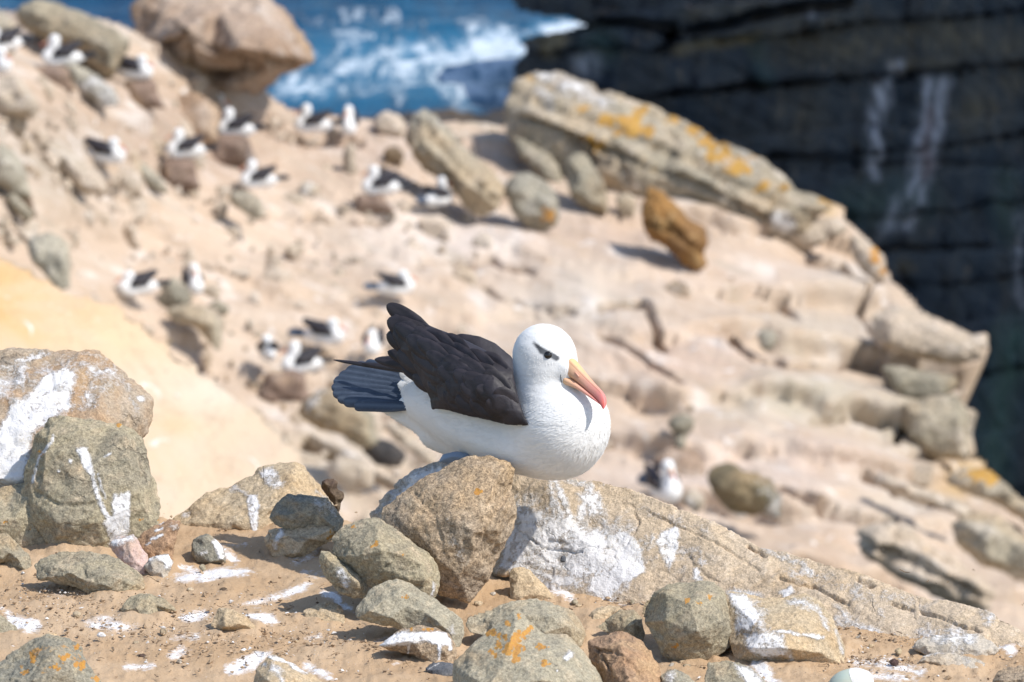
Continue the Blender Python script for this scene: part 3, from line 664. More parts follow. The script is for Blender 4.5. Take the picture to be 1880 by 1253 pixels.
rock('stone', 'stone', 'low pointed grey stone half buried beside the long flat one', [(221, 1120), (226, 1108), (237, 1096), (252, 1090), (276, 1090), (300, 1099), (318, 1112), (326, 1122), (300, 1128), (276, 1137), (250, 1131), (228, 1127)], 9.78, 'grey', th=0.4, lean=0.7, seed=17)
rock('stone', 'stone', 'wedge-shaped tan stone casting a dark shadow on open soil', [(384, 1150), (391, 1134), (399, 1117), (412, 1114), (432, 1121), (452, 1132), (473, 1150), (470, 1158), (440, 1160), (400, 1157)], 9.66, 'tan', th=0.5, lean=0.3, seed=19, sink=1, inner=[(412, 1122, .012), (414, 1150, .03), (440, 1145, .03), (400, 1140, .005), (455, 1150, .015)])
rock('boulder', 'boulder', 'grey boulder spotted with yellow lichen in the bottom left corner', [(-60, 1250), (-20, 1228), (0, 1214), (32, 1190), (65, 1172), (90, 1163), (120, 1167), (145, 1184), (155, 1204), (172, 1228), (190, 1253), (205, 1300), (-60, 1300)], 9.12, 'dull', th=0.4, lean=0.35, seed=23, inner=[(40, 1215, .02), (100, 1195, .05), (60, 1250, .07), (130, 1230, .07), (0, 1260, .05), (150, 1270, .06)], lichen=[(60, 1208, 9), (118, 1210, 10), (140, 1190, 7), (50, 1235, 7), (98, 1225, 8), (150, 1222, 9), (180, 1245, 8), (40, 1225, 4)])
rock('stone', 'stone', 'brown stone peeping over the lichen-spotted corner boulder', [(64, 1182), (72, 1168), (88, 1160), (104, 1163), (110, 1176), (90, 1190)], 9.42, 'tan', th=0.3, lean=0.3, seed=24)
rock('stone', 'stone', 'grey stone cut by the left edge beside a white splash', [(-40, 1112), (-10, 1118), (8, 1132), (30, 1150), (45, 1164), (40, 1171), (0, 1167), (-40, 1166)], 9.58, 'grey', th=0.4, lean=0.4, seed=29)
# --- ridge left of the bird
rock('boulder', 'boulder', 'sunlit tan boulder with a white dribble, on the ridge left of the bird', [(300, 965), (330, 945), (380, 906), (430, 885), (463, 870), (475, 857), (500, 849), (540, 846), (560, 856), (580, 880), (592, 900), (612, 922), (624, 948), (626, 975), (600, 1012), (520, 1014), (470, 1012), (420, 1008), (370, 1014), (330, 1030), (300, 1030), (290, 1000)], 10.56, 'tan', fix=False, th=0.3, lean=0.35, seed=31, chip=0.6,
     inner=[(345, 960, .05), (400, 925, .04), (470, 895, .04), (540, 880, .06), (430, 960, .10), (500, 930, .10), (560, 930, .09), (340, 1000, .07), (590, 960, .05), (470, 980, .10)],
     guano=[('p', [(455, 910), (470, 907), (477, 930), (475, 960), (470, 978), (463, 975), (458, 950), (452, 930)], 3), ('p', [(475, 868), (500, 858), (525, 885), (520, 895), (495, 893), (485, 880)], 5, .8), ('l', [(430, 895), (450, 905)], 7, 6, .7), ('l', [(340, 945), (345, 950)], 5, 6, .6), ('l', [(585, 905), (612, 932), (618, 945)], 3, 4, .8)])
rock('boulder', 'boulder', 'reddish brown wedge of rock with thin white flecks', [(243, 1002), (258, 980), (285, 964), (312, 952), (332, 958), (326, 985), (320, 1010), (318, 1038), (292, 1034), (262, 1022)], 10.16, 'rust', th=0.35, lean=0.4, seed=37, guano=[('l', [(285, 975), (298, 970)], 2, 2), ('l', [(276, 990), (296, 983)], 2, 2), ('l', [(268, 1000), (275, 997)], 2, 2), ('l', [(290, 962), (300, 958)], 2, 2), ('c', 322, 968, 9, 7, .6)])
rock('stone', 'stone', 'pinkish white stained stone below the forked white streak', [(198, 1002), (214, 985), (246, 980), (258, 998), (270, 1018), (286, 1046), (262, 1052), (240, 1042), (212, 1022)], 10.12, 'pink', th=0.4, lean=0.5, seed=41, guano=[('l', [(210, 995), (240, 985)], 8, 8, .7)])
rock('stone', 'stone', 'little whitewashed stone at the foot of the red wedge', [(262, 1042), (272, 1026), (290, 1018), (310, 1016), (319, 1033), (314, 1046), (304, 1056), (284, 1053), (268, 1049)], 10.06, 'pale', th=0.45, lean=0.4, seed=43, guano=[('p', [(285, 1020), (312, 1016), (320, 1036), (308, 1050), (300, 1035)], 4), ('l', [(268, 1030), (280, 1026)], 5, 4, .7)])
rock('stone', 'stone', 'dark pitted little stone with a white runnel, below the tan ridge boulder', [(350, 1015), (353, 991), (366, 983), (384, 981), (400, 992), (412, 1006), (416, 1023), (386, 1025), (360, 1020)], 10.13, 'dull', th=0.45, lean=0.3, seed=47, guano=[('l', [(398, 1000), (408, 1025)], 7, 5), ('l', [(365, 1016), (380, 1014)], 4, 4, .7)])
rock('stone', 'stone', 'dark grey chunk lodged on the flank of the tan ridge boulder', [(492, 952), (498, 936), (510, 924), (528, 905), (545, 908), (570, 911), (600, 915), (618, 930), (632, 955), (628, 975), (600, 972), (570, 966), (552, 967), (530, 968), (504, 962)], 10.27, 'dull', fix=False, th=0.4, lean=0.35, seed=53, chip=1.5, guano=[('l', [(585, 925), (612, 940)], 8, 8, .6)])
rock('stone', 'stone', 'rounded tan stone with a white stripe under the dark grey chunk', [(485, 990), (492, 972), (508, 967), (530, 968), (556, 960), (600, 955), (624, 955), (632, 975), (608, 996), (585, 1006), (560, 1011), (530, 1020), (500, 1011), (487, 1002)], 10.04, 'tan', th=0.42, lean=0.3, seed=59, guano=[('l', [(518, 970), (508, 990), (506, 1008)], 5, 4, .9)], lichen=[(604, 973, 3), (608, 985, 6)])
rock('stone', 'stone', 'dark brown knobbly stone sticking up behind the tan ridge boulder', [(589, 897), (590, 884), (602, 877), (614, 879), (621, 886), (619, 898), (632, 903), (633, 914), (627, 922), (621, 945), (612, 935), (602, 915), (594, 906)], 10.70, 'knob', fix=False, th=0.5, lean=0.1, seed=61, sink=10, chip=0.6)
# --- middle
rock('boulder', 'boulder', 'coarse brown peaked boulder with one yellow lichen dot, beneath the bird', [(676, 950), (700, 932), (740, 902), (770, 881), (800, 864), (826, 850), (848, 839), (870, 837), (905, 838), (940, 845), (949, 862), (945, 882), (940, 902), (948, 930), (950, 952), (944, 970), (928, 1008), (908, 1040), (895, 1070), (862, 1096), (832, 1112), (818, 1104), (806, 1080), (760, 1040), (700, 1000)], 9.83, 'brown', grooves=[([(946, 885), (915, 935), (892, 975), (884, 1020)], 4, .005), ([(845, 950), (858, 1010), (850, 1060), (832, 1108)], 4, .004), ([(760, 905), (800, 950), (815, 1010)], 3.5, .003), ([(900, 1040), (915, 990), (945, 950)], 4, .004)], foot=0.25, fix=False, th=0.24, back=0.3, lean=0.14, seed=67, amp=0.8, rough=1.3, chip=0.7,
     inner=[(740, 930, .03), (800, 890, .04), (870, 860, .045), (920, 865, .05), (890, 930, .085), (830, 950, .09), (760, 970, .06), (925, 935, .075), (912, 975, .075), (870, 1020, .075), (840, 1060, .06), (800, 1020, .07), (868, 980, .10), (935, 960, .02), (915, 1010, .02)],
     guano=[('l', [(820, 960), (830, 1000), (848, 1030)], 6, 14, .3)], lichen=[(880, 902, 7)])
rock('boulder', 'boulder', 'white chalky rock showing behind the peaked brown boulder', [(678, 944), (698, 920), (716, 900), (726, 884), (745, 872), (760, 861), (800, 847), (840, 842), (860, 850), (850, 880), (760, 950), (690, 980)], 10.04, 'pale', fix=False, foot=0, th=0.2, back=0.3, lean=0.1, seed=71, vox=.0035, guano=[('p', [(690, 940), (730, 890), (770, 860), (840, 843), (850, 870), (760, 940)], 14)], chip=1.4)
rock('boulder', 'boulder', 'long sloping slab splashed white, under the breast of the bird', [(905, 900), (928, 868), (950, 862), (975, 868), (1000, 867), (1030, 879), (1060, 881), (1090, 881), (1150, 893), (1200, 913), (1250, 934), (1300, 954), (1350, 979), (1400, 1004), (1450, 1014), (1500, 1029), (1560, 1044), (1600, 1059), (1640, 1074), (1680, 1091), (1740, 1104), (1800, 1114), (1850, 1138), (1890, 1165), (1990, 1215), (1990, 1275, .06), (1800, 1225, .07), (1690, 1205, .08), (1600, 1190, .085), (1500, 1170, .085), (1350, 1135, .085), (1240, 1118, .085), (1180, 1116, .085), (1100, 1112, .085), (1040, 1106, .08), (985, 1088, .06), (940, 1062, .045), (905, 1055, .04)], 9.78, 'slab', fix=False, th=0.12, back=0.16, lean=0.42, ddx=-0.43, seed=73, vox=0.0031, sink=6, amp=0.42, chip=1.1, strata=0.7, sm=2,
     grooves=[([(1375, 1004), (1404, 1022)], 3, .014), ([(1430, 1062), (1500, 1080), (1560, 1112)], 3, .010), ([(1575, 1062), (1600, 1075)], 4, .014), ([(1150, 1000), (1175, 960), (1160, 930)], 2, .005), ([(1640, 1110), (1740, 1140), (1800, 1160)], 2.5, .008), ([(1190, 940), (1330, 1005), (1395, 1050)], 2, .006), ([(960, 980), (1000, 1010), (1070, 1015)], 2, .005)],
     inner=[(950, 900, .02), (1000, 890, .025), (1060, 905, .025), (960, 990, .04), (1040, 960, .05), (1120, 940, .03), (1010, 1040, .05), (1110, 1040, .07), (1200, 960, .03), (1220, 1040, .06), (1320, 1000, .03), (1340, 1060, .06), (1450, 1050, .035), (1480, 1110, .06), (1600, 1095, .04), (1620, 1140, .06), (1740, 1140, .04), (1760, 1170, .05), (1850, 1175, .03), (1900, 1200, .03)],
     guano=[('p', [(1000, 868), (1030, 880), (1022, 905), (1035, 930), (1055, 950), (1065, 985), (1100, 985), (1095, 960), (1055, 905), (1100, 900), (1120, 950), (1130, 985), (1050, 1000), (1000, 960), (1012, 930), (1002, 900)], 8, .75), ('p', [(940, 920), (1000, 925), (1060, 950), (1110, 950), (1150, 1000), (1150, 1080), (1090, 1100), (1020, 1060), (920, 1040), (935, 1000)], 26, .86),
        ('l', [(1018, 885), (1035, 915), (1048, 945), (1060, 985)], 7, 5, .95), ('l', [(1010, 890), (1016, 930), (1016, 950)], 6, 5, .85), ('l', [(1085, 890), (1080, 915), (1065, 950)], 9, 8, .85), ('l', [(935, 985), (930, 1010), (925, 1038), (980, 1050), (1040, 1065)], 9, 7, .95), ('l', [(940, 920), (950, 960), (945, 1000)], 7, 10, .7),
        ('p', [(1112, 985), (1145, 975), (1168, 985), (1178, 1010), (1185, 1050), (1160, 1065), (1100, 1100), (1080, 1085), (1090, 1040), (1120, 1005)], 5), ('l', [(1120, 1060), (1110, 1100)], 12, 6), ('p', [(1215, 975), (1245, 965), (1247, 985), (1238, 1020), (1228, 1050), (1216, 1035), (1205, 995)], 5, .95), ('l', [(1175, 1000), (1180, 1035)], 4, 5, .7),
        ('l', [(970, 1050), (1020, 1085), (1055, 1102)], 7, 5, .9), ('l', [(1050, 1068), (1090, 1085)], 10, 8, .8), ('l', [(990, 878), (1090, 886), (1110, 892)], 4, 6, .7), ('c', 1285, 1030, 5, 4), ('l', [(1278, 1045), (1284, 1068)], 6, 4, .9), ('c', 1293, 1028, 4, 3),
        ('l', [(1400, 1006), (1430, 1024), (1470, 1032), (1485, 1048)], 6, 7, .8), ('l', [(1340, 1085), (1400, 1095)], 5, 6, .9), ('p', [(1430, 1085), (1450, 1075), (1460, 1090), (1440, 1098)], 4, .95), ('l', [(1530, 1110), (1560, 1140), (1610, 1170)], 7, 8, .75), ('l', [(1600, 1100), (1620, 1130)], 7, 10, .5),
        ('l', [(1540, 1140), (1570, 1155)], 16, 12, .6), ('c', 1820, 1130, 16, 12, .6), ('l', [(1690, 1160), (1760, 1160)], 12, 12, .55), ('l', [(1855, 1190), (1885, 1205)], 10, 9, .7), ('l', [(1705, 1145), (1708, 1165)], 5, 7, .7), ('l', [(1180, 935), (1215, 950), (1290, 975)], 8, 12, .45), ('l', [(1110, 960), (1190, 1000), (1260, 1020)], 20, 24, .42), ('l', [(1460, 1050), (1560, 1085), (1680, 1110)], 10, 16, .42)])
rock('stone', 'stone', 'tan block in the soil between peaked boulder and white slab', [(934, 1056), (938, 1042), (955, 1040), (972, 1046), (1000, 1074), (1032, 1096), (1000, 1099), (960, 1096), (936, 1092)], 9.90, 'tan', th=0.3, lean=0.5, seed=79)
rock('boulder', 'boulder', 'rounded grey-green boulder leaning on the peaked brown one', [(598, 1008), (608, 988), (622, 972), (640, 960), (665, 950), (690, 948), (720, 965), (750, 988), (785, 1012), (805, 1034), (811, 1058), (806, 1090), (796, 1114), (770, 1112), (740, 1104), (715, 1090), (690, 1090), (660, 1066), (640, 1046), (612, 1024)], 9.74, 'grey', fix=False, foot=0.3, th=0.42, lean=0.3, seed=83, chip=0.6, inner=[(640, 990, .03), (690, 970, .04), (650, 1020, .06), (700, 1010, .09), (750, 1020, .08), (700, 1045, .07), (780, 1060, .06), (770, 1035, .07), (745, 1060, .07)], lichen=[(688, 1002, 7), (650, 968, 4), (740, 1018, 3)], guano=[('l', [(796, 1070), (795, 1095)], 3, 3, .7)])
rock('stone', 'stone', 'narrow slab propped against the rounded grey-green boulder', [(585, 1028), (588, 1010), (604, 1012), (630, 1032), (655, 1048), (676, 1070), (674, 1086), (650, 1089), (622, 1079), (598, 1062), (586, 1042)], 9.74, 'grey', fix=False, th=0.42, lean=0.3, seed=89, guano=[('l', [(622, 1050), (632, 1068)], 8, 6, .7)], inner=[(600, 1025, .02), (630, 1045, .035), (655, 1068, .035), (620, 1060, .03)])
rock('boulder', 'boulder', 'smooth grey boulder in front, right of the open soil', [(650, 1124), (654, 1112), (668, 1094), (684, 1078), (708, 1065), (728, 1062), (758, 1073), (798, 1098), (834, 1122), (851, 1140), (851, 1170), (840, 1188), (800, 1168), (745, 1156), (690, 1147), (655, 1136)], 9.52, 'lichen', th=0.42, lean=0.45, seed=97, chip=0.4, guano=[('c', 830, 1160, 9, 8, .6)], lichen=[(744, 1095, 5)])
rock('stone', 'stone', 'mound of stone with a white cap dripping down its front', [(692, 1186), (712, 1170), (735, 1156), (760, 1149), (800, 1150), (824, 1163), (836, 1180), (840, 1196), (830, 1216), (792, 1214), (762, 1206), (736, 1199), (704, 1192)], 9.42, 'brown', th=0.45, lean=0.4, seed=101, guano=[('p', [(690, 1188), (715, 1170), (740, 1156), (780, 1160), (820, 1160), (830, 1182), (812, 1186), (780, 1182), (752, 1184), (720, 1188)], 4), ('l', [(753, 1180), (748, 1195), (746, 1212)], 2.5, 2), ('l', [(805, 1180), (806, 1200), (804, 1216)], 3, 2), ('l', [(824, 1175), (826, 1190)], 3, 2.5)], lichen=[(758, 1154, 5), (785, 1157, 7), (800, 1160, 4)])
rock('stone', 'stone', 'dark blue-grey slate tucked beside the big lichen-splotched slab', [(780, 1228), (792, 1218), (812, 1214), (834, 1218), (838, 1240), (834, 1256), (805, 1254), (786, 1240)], 9.33, 'slate', th=0.4, lean=0.5, seed=103, guano=[('l', [(784, 1232), (806, 1218)], 1.5, 1.5, .8)])
rock('stone', 'stone', 'tan stone with a white crest at the bottom edge', [(464, 1262), (468, 1232), (480, 1212), (492, 1201), (506, 1201), (540, 1218), (578, 1240), (604, 1262), (604, 1300), (464, 1300)], 9.16, 'tan', th=0.42, lean=0.45, seed=107, inner=[(500, 1215, .02), (490, 1250, .06), (540, 1245, .06), (570, 1268, .04), (520, 1275, .06)], guano=[('l', [(494, 1203), (530, 1218), (565, 1234)], 4, 3), ('l', [(500, 1225), (515, 1240)], 8, 8, .7), ('l', [(516, 1245), (520, 1258)], 4, 4, .8), ('c', 487, 1220, 6, 5, .7)])
rock('stone', 'stone', 'broken tan stone flush with the soil left of the smooth grey boulder', [(545, 1132), (556, 1122), (580, 1110), (606, 1104), (622, 1108), (632, 1122), (636, 1140), (612, 1143), (590, 1142), (562, 1136)], 9.74, 'tan', th=0.25, lean=0.9, seed=109, chip=1.5)
rock('boulder', 'boulder', 'long tan rock with a dark shaded left end behind the lichen-splotched slab', [(855, 1152), (860, 1132), (880, 1122), (910, 1114), (940, 1102), (985, 1099), (1020, 1109), (1052, 1122), (1066, 1142), (1078, 1168), (1062, 1184), (1000, 1190), (900, 1170), (862, 1164)], 9.52, 'lichen', th=0.42, lean=0.4, seed=113, chip=0.8, inner=[(885, 1135, .0), (880, 1155, .01), (935, 1115, .025), (960, 1130, .06), (1010, 1130, .07), (1045, 1150, .06), (1000, 1160, .07), (925, 1150, .05)])
rock('boulder', 'boulder', 'big pointed slab blotched with orange lichen at the bottom edge', [(832, 1216), (842, 1204), (868, 1180), (900, 1156), (926, 1137), (945, 1120), (958, 1124), (984, 1150), (1000, 1161), (1012, 1153), (1040, 1164), (1064, 1184), (1086, 1216), (1104, 1240), (1125, 1300), (835, 1300), (830, 1240)], 9.06, 'lichen', th=0.26, lean=0.55, seed=127, chip=0.35, amp=0.7, inner=[(870, 1205, .05), (945, 1150, .05), (930, 1200, .10), (1000, 1200, .10), (1050, 1210, .08), (860, 1240, .085), (1000, 1250, .13), (1070, 1250, .09), (900, 1260, .12)],
     lichen=[(906, 1164, 9), (928, 1142, 7), (951, 1131, 6), (948, 1165, 10), (925, 1168, 9), (970, 1155, 8), (960, 1170, 5), (915, 1182, 9), (935, 1190, 13), (950, 1195, 10), (905, 1195, 6), (910, 1203, 6), (945, 1206, 8), (985, 1187, 7), (998, 1188, 7), (1000, 1220, 8), (895, 1162, 6), (942, 1180, 10)], guano=[('l', [(1040, 1208), (1048, 1202)], 5, 4, .9), ('c', 1022, 1233, 2.5, 2)])
rock('boulder', 'boulder', 'rusty brown cracked rock beside the lichen-splotched slab', [(1060, 1190), (1078, 1176), (1100, 1167), (1130, 1159), (1150, 1160), (1166, 1168), (1185, 1184), (1202, 1206), (1214, 1234), (1228, 1300), (1120, 1300), (1100, 1244), (1082, 1212)], 9.12, 'rust', grooves=[([(1092, 1192), (1130, 1198), (1160, 1222), (1188, 1262)], 4, .006), ([(1100, 1198), (1118, 1230), (1122, 1262)], 3.5, .005)], th=0.4, lean=0.45, seed=131, chip=0.8, inner=[(1100, 1190, .03), (1140, 1185, .05), (1170, 1205, .055), (1110, 1225, .04), (1150, 1235, .08), (1195, 1240, .05), (1160, 1265, .085), (1125, 1265, .055)])
rock('stone', 'stone', 'grey stone with a shaded left face left of the round green block', [(1078, 1168), (1090, 1152), (1110, 1138), (1138, 1120), (1164, 1118), (1178, 1134), (1184, 1160), (1180, 1180), (1150, 1172), (1120, 1166)], 9.50, 'grey', th=0.4, lean=0.35, seed=137, inner=[(1140, 1132, .02), (1142, 1152, .03), (1165, 1145, .04), (1110, 1152, -.005), (1165, 1165, .03)])
rock('stone', 'stone', 'flat little brown stone in soil below the white slab', [(1080, 1138), (1083, 1124), (1096, 1115), (1118, 1111), (1140, 1114), (1138, 1124), (1120, 1134), (1104, 1142)], 9.72, 'tan', th=0.35, lean=0.8, seed=139)
rock('boulder', 'boulder', 'blocky rounded greenish boulder with a dark left face, bottom right', [(1174, 1122), (1182, 1102), (1200, 1086), (1226, 1072), (1260, 1068), (1290, 1066), (1312, 1068), (1330, 1085), (1344, 1110), (1353, 1140), (1354, 1168), (1340, 1190), (1305, 1204), (1262, 1212), (1236, 1208), (1216, 1192), (1198, 1168), (1182, 1142)], 9.40, 'grey', th=0.5, lean=0.25, seed=149, chip=0.4, amp=0.7, box=3.5,
     inner=[(1222, 1090, .06), (1222, 1140, .085), (1228, 1180, .07), (1290, 1080, .05), (1320, 1095, .055), (1270, 1110, .105), (1320, 1140, .085), (1280, 1160, .11), (1310, 1185, .06), (1250, 1192, .07), (1195, 1115, .0), (1205, 1160, .02)], lichen=[(1237, 1188, 6), (1258, 1102, 6), (1280, 1106, 4), (1300, 1098, 5)])
rock('slab', 'stone', 'flat-topped slab half coated in white, right of the round greenish boulder', [(1325, 1095), (1340, 1084), (1370, 1089), (1400, 1098), (1432, 1096), (1480, 1088), (1508, 1103), (1528, 1128), (1540, 1160), (1553, 1190), (1550, 1212), (1500, 1222), (1450, 1217), (1400, 1212), (1350, 1205), (1338, 1180)], 9.42, 'tan', th=0.24, lean=0.6, seed=151, chip=0.4, amp=0.6, inner=[(1360, 1120, .03), (1420, 1120, .035), (1480, 1110, .02), (1400, 1160, .075), (1470, 1150, .07), (1520, 1165, .05), (1440, 1190, .085), (1380, 1190, .07), (1510, 1200, .05)],
     guano=[('p', [(1332, 1088), (1370, 1090), (1380, 1110), (1395, 1130), (1375, 1160), (1355, 1165), (1350, 1130)], 6), ('p', [(1360, 1165), (1420, 1158), (1440, 1170), (1450, 1205), (1410, 1212), (1380, 1200)], 6, .8), ('l', [(1420, 1160), (1470, 1166), (1510, 1170)], 3, 3, .9), ('p', [(1440, 1105), (1480, 1100), (1510, 1120), (1530, 1160), (1520, 1165), (1500, 1130), (1470, 1115)], 6, .75), ('l', [(1535, 1160), (1548, 1200)], 4, 4, .8), ('l', [(1452, 1200), (1453, 1225)], 5, 4, .8), ('l', [(1380, 1110), (1400, 1150)], 14, 12, .5)])
rock('stone', 'stone', 'sloping grey stone with a white patch at the bottom, below the round boulder', [(1282, 1228), (1300, 1216), (1344, 1212), (1378, 1224), (1400, 1244), (1436, 1290), (1300, 1290), (1292, 1246)], 9.14, 'grey', th=0.25, lean=0.8, seed=157, guano=[('p', [(1342, 1214), (1380, 1226), (1410, 1260), (1380, 1262), (1350, 1232)], 6, .9)])
rock('stone', 'stone', 'small grey stone between the rusty rock and the sloping grey one', [(1212, 1240), (1226, 1230), (1244, 1228), (1266, 1240), (1282, 1262), (1284, 1290), (1214, 1290)], 9.12, 'dull', th=0.35, lean=0.6, seed=163, guano=[('c', 1232, 1244, 8, 8, .6)])
rock('stone', 'stone', 'pale crusty stone lying among grit near the right edge', [(1684, 1216), (1694, 1204), (1716, 1198), (1742, 1198), (1790, 1208), (1812, 1216), (1802, 1231), (1740, 1230), (1702, 1224)], 9.42, 'pale', th=0.35, lean=0.7, seed=167, chip=1.5)
rock('stone', 'stone', 'low white-topped hump of rock against the slab near the right edge', [(1668, 1190), (1690, 1172), (1740, 1160), (1800, 1164), (1842, 1192), (1800, 1206), (1720, 1202)], 9.50, 'pale', th=0.3, lean=0.8, seed=173, guano=[('l', [(1720, 1170), (1790, 1172)], 8, 8, .8)])
rock('stone', 'stone', 'brown-grey rough stone in the bottom right corner', [(1812, 1290), (1820, 1252), (1832, 1234), (1852, 1225), (1890, 1220), (1960, 1222), (1960, 1290)], 9.14, 'brown', th=0.4, lean=0.4, seed=179)
rock('stone', 'stone', 'dark maroon clump at the right foot of the round greenish boulder', [(1336, 1194), (1341, 1184), (1350, 1180), (1362, 1184), (1364, 1198), (1354, 1208), (1342, 1206)], 9.34, 'knob', th=0.5, lean=0.3, seed=181, chip=2.5, vox=0.0016)
rock('pebble', 'pebble', 'single blue-black pebble on the white slab under the bird', [(1028, 1030), (1030, 1022), (1034, 1019), (1040, 1024), (1039, 1033), (1031, 1034)], 9.94, 'slate', th=0.5, lean=0.3, seed=191, sink=0, vox=0.0012)
rock('shell', 'shell', 'white shell fragment lying on bare soil at the lower left', [(177, 1166), (181, 1161), (189, 1161), (196, 1167), (193, 1171), (181, 1171)], 9.56, 'pale', th=0.4, lean=0.5, seed=193, sink=0, vox=0.0012, chip=0.2, guano=[('c', 187, 1166, 14, 3)])

# --- rocks of the colony slope across the gully
def brock(name, cat, label, out, mat, dd=0.0, th=0.45, lean=0.25, seed=1, at=None, **kw):
    yb = max(p[1] for p in out); xm = sum(p[0] for p in out) / len(out)
    d = float(hd(np.array([at[0] if at else xm]), np.array([at[1] if at else yb]))[0]) - 0.15 + dd * S_BG
    kw.setdefault('vox', 0.036); kw.setdefault('rough', 0.6); kw.setdefault('box', 4.5); kw.setdefault('chip', 1.6); kw.setdefault('ridge', True); kw.setdefault('sm', 0)
    return rock(name, cat, label, out, d, mat, th=th, lean=lean, seed=seed, **kw)
brock('boulder', 'boulder', 'huge brown overhanging boulder at the top, poised above the sea', [(208, 48), (222, 28), (242, 8), (300, -22), (400, -30), (470, -18), (505, 2), (532, 26), (550, 50), (566, 76), (580, 104), (576, 120), (552, 130), (522, 134), (508, 150), (486, 168), (466, 178), (420, 172), (362, 150), (318, 152), (304, 136), (298, 112), (280, 96), (240, 76)], 'b_over', th=0.35, seed=201, grooves=[([(300, 90), (345, 70), (440, 108), (540, 122)], 6, .16), ([(330, 130), (420, 140), (480, 130)], 7, .2), ([(345, 66), (352, 120)], 5, .15), ([(450, 110), (440, 150)], 5, .12)], sink=0, at=(400, 172), lean=0.1,
      inner=[(300, 25, .3), (400, 10, .3), (480, 30, .5), (530, 70, .6), (300, 70, .8), (340, 60, 1.25), (440, 85, 1.4), (510, 100, 1.2), (550, 108, .7), (380, 105, .7), (450, 125, .4), (480, 140, .2), (400, 140, .1), (340, 125, .2)], chip=1.4, strata=0.7)
brock('slab', 'rock', 'long olive-grey slab sloping across the top left corner', [(28, 20), (50, 4), (80, -4), (120, 8), (180, 36), (235, 66), (242, 86), (228, 112), (212, 134), (180, 136), (150, 116), (100, 84), (60, 66), (34, 44)], 'b_olive', th=0.4, seed=203, strata=1, dd=0.3)
brock('slab', 'rock', 'pale ledge stone lying on the long olive-grey slab', [(158, 34), (176, 30), (210, 44), (238, 66), (236, 82), (216, 84), (190, 66), (166, 50)], 'b_pale', th=0.4, seed=207, dd=0.0)
brock('slab', 'rock', 'brown sloping rib of rock under the olive-grey slab', [(110, 112), (140, 116), (180, 140), (215, 165), (225, 185), (190, 190), (150, 172), (120, 150)], 'b_grey', th=0.4, seed=209)
brock('boulder', 'rock', 'pale leaning rock at the left edge above the bluish gap', [(-40, 140), (0, 142), (24, 132), (44, 146), (62, 172), (76, 200), (62, 212), (24, 204), (0, 206), (-40, 210)], 'b_pale', th=0.45, seed=211)
brock('boulder', 'rock', 'grey rock in the extreme top left corner', [(-60, 20), (-10, 8), (20, 30), (40, 60), (30, 90), (0, 80), (-60, 90)], 'b_grey', th=0.45, seed=212)
brock('slab', 'rock', 'slanting tan slab left of the right-facing nesting pair', [(66, 262), (100, 256), (140, 284), (176, 314), (204, 340), (190, 348), (150, 346), (112, 318), (84, 288)], 'b_pale', th=0.35, seed=213)
brock('slab', 'rock', 'pale flake lower left of the mud-nest bird with raised neck', [(208, 312), (226, 306), (250, 312), (266, 334), (262, 354), (240, 356), (222, 344)], 'b_pale', th=0.4, seed=217)
brock('slab', 'rock', 'thin grey flake beside the tall mud nest', [(238, 300), (256, 290), (290, 318), (316, 342), (296, 348), (264, 334)], 'b_grey', th=0.35, seed=219)
brock('boulder', 'rock', 'shaded grey block at left edge below the dark crevice', [(-30, 270), (0, 262), (26, 276), (50, 318), (60, 350), (30, 356), (0, 340), (-30, 344)], 'b_grey', th=0.45, seed=221)
brock('stone', 'rock', 'olive knob of rock above the orange outcrop', [(8, 358), (24, 352), (46, 372), (66, 392), (50, 402), (20, 386)], 'b_olive', th=0.45, seed=223)
brock('boulder', 'rock', 'rounded grey-green rock at the left above the ochre outcrop', [(48, 452), (60, 432), (84, 424), (112, 430), (128, 452), (130, 520), (110, 530), (76, 500), (54, 476)], 'b_grey', th=0.4, seed=227, dd=-3.5)
brock('boulder', 'rock', 'long ridge-backed boulder slanting down from the skyline to mid slope', [(742, 262), (748, 230), (758, 212), (780, 200), (800, 208), (822, 236), (852, 270), (896, 306), (926, 332), (932, 358), (912, 378), (882, 387), (850, 368), (820, 338), (786, 316), (756, 292)], 'b_grey', th=0.5, seed=229, strata=1.2, chip=2.2, grooves=[([(780, 225), (840, 300), (910, 365)], 5, .12), ([(765, 260), (820, 320)], 5, .1)], inner=[(775, 225, .2), (800, 240, .3), (840, 285, .35), (890, 325, .35), (770, 270, .45), (810, 300, .5), (850, 335, .5), (890, 360, .4)])
brock('boulder', 'rock', 'cream block on the skyline between the two long boulders', [(820, 226), (870, 222), (918, 228), (925, 260), (918, 300), (880, 296), (846, 262)], 'b_pale', th=0.4, seed=231, dd=0.8, strata=1)
brock('boulder', 'rock', 'round grey boulder with an orange right side, mid slope', [(924, 352), (932, 330), (944, 318), (972, 314), (996, 326), (1014, 344), (1028, 372), (1024, 404), (994, 417), (962, 406), (936, 384)], 'b_grey', th=0.5, seed=233, lichen=[(1010, 392, 16)])
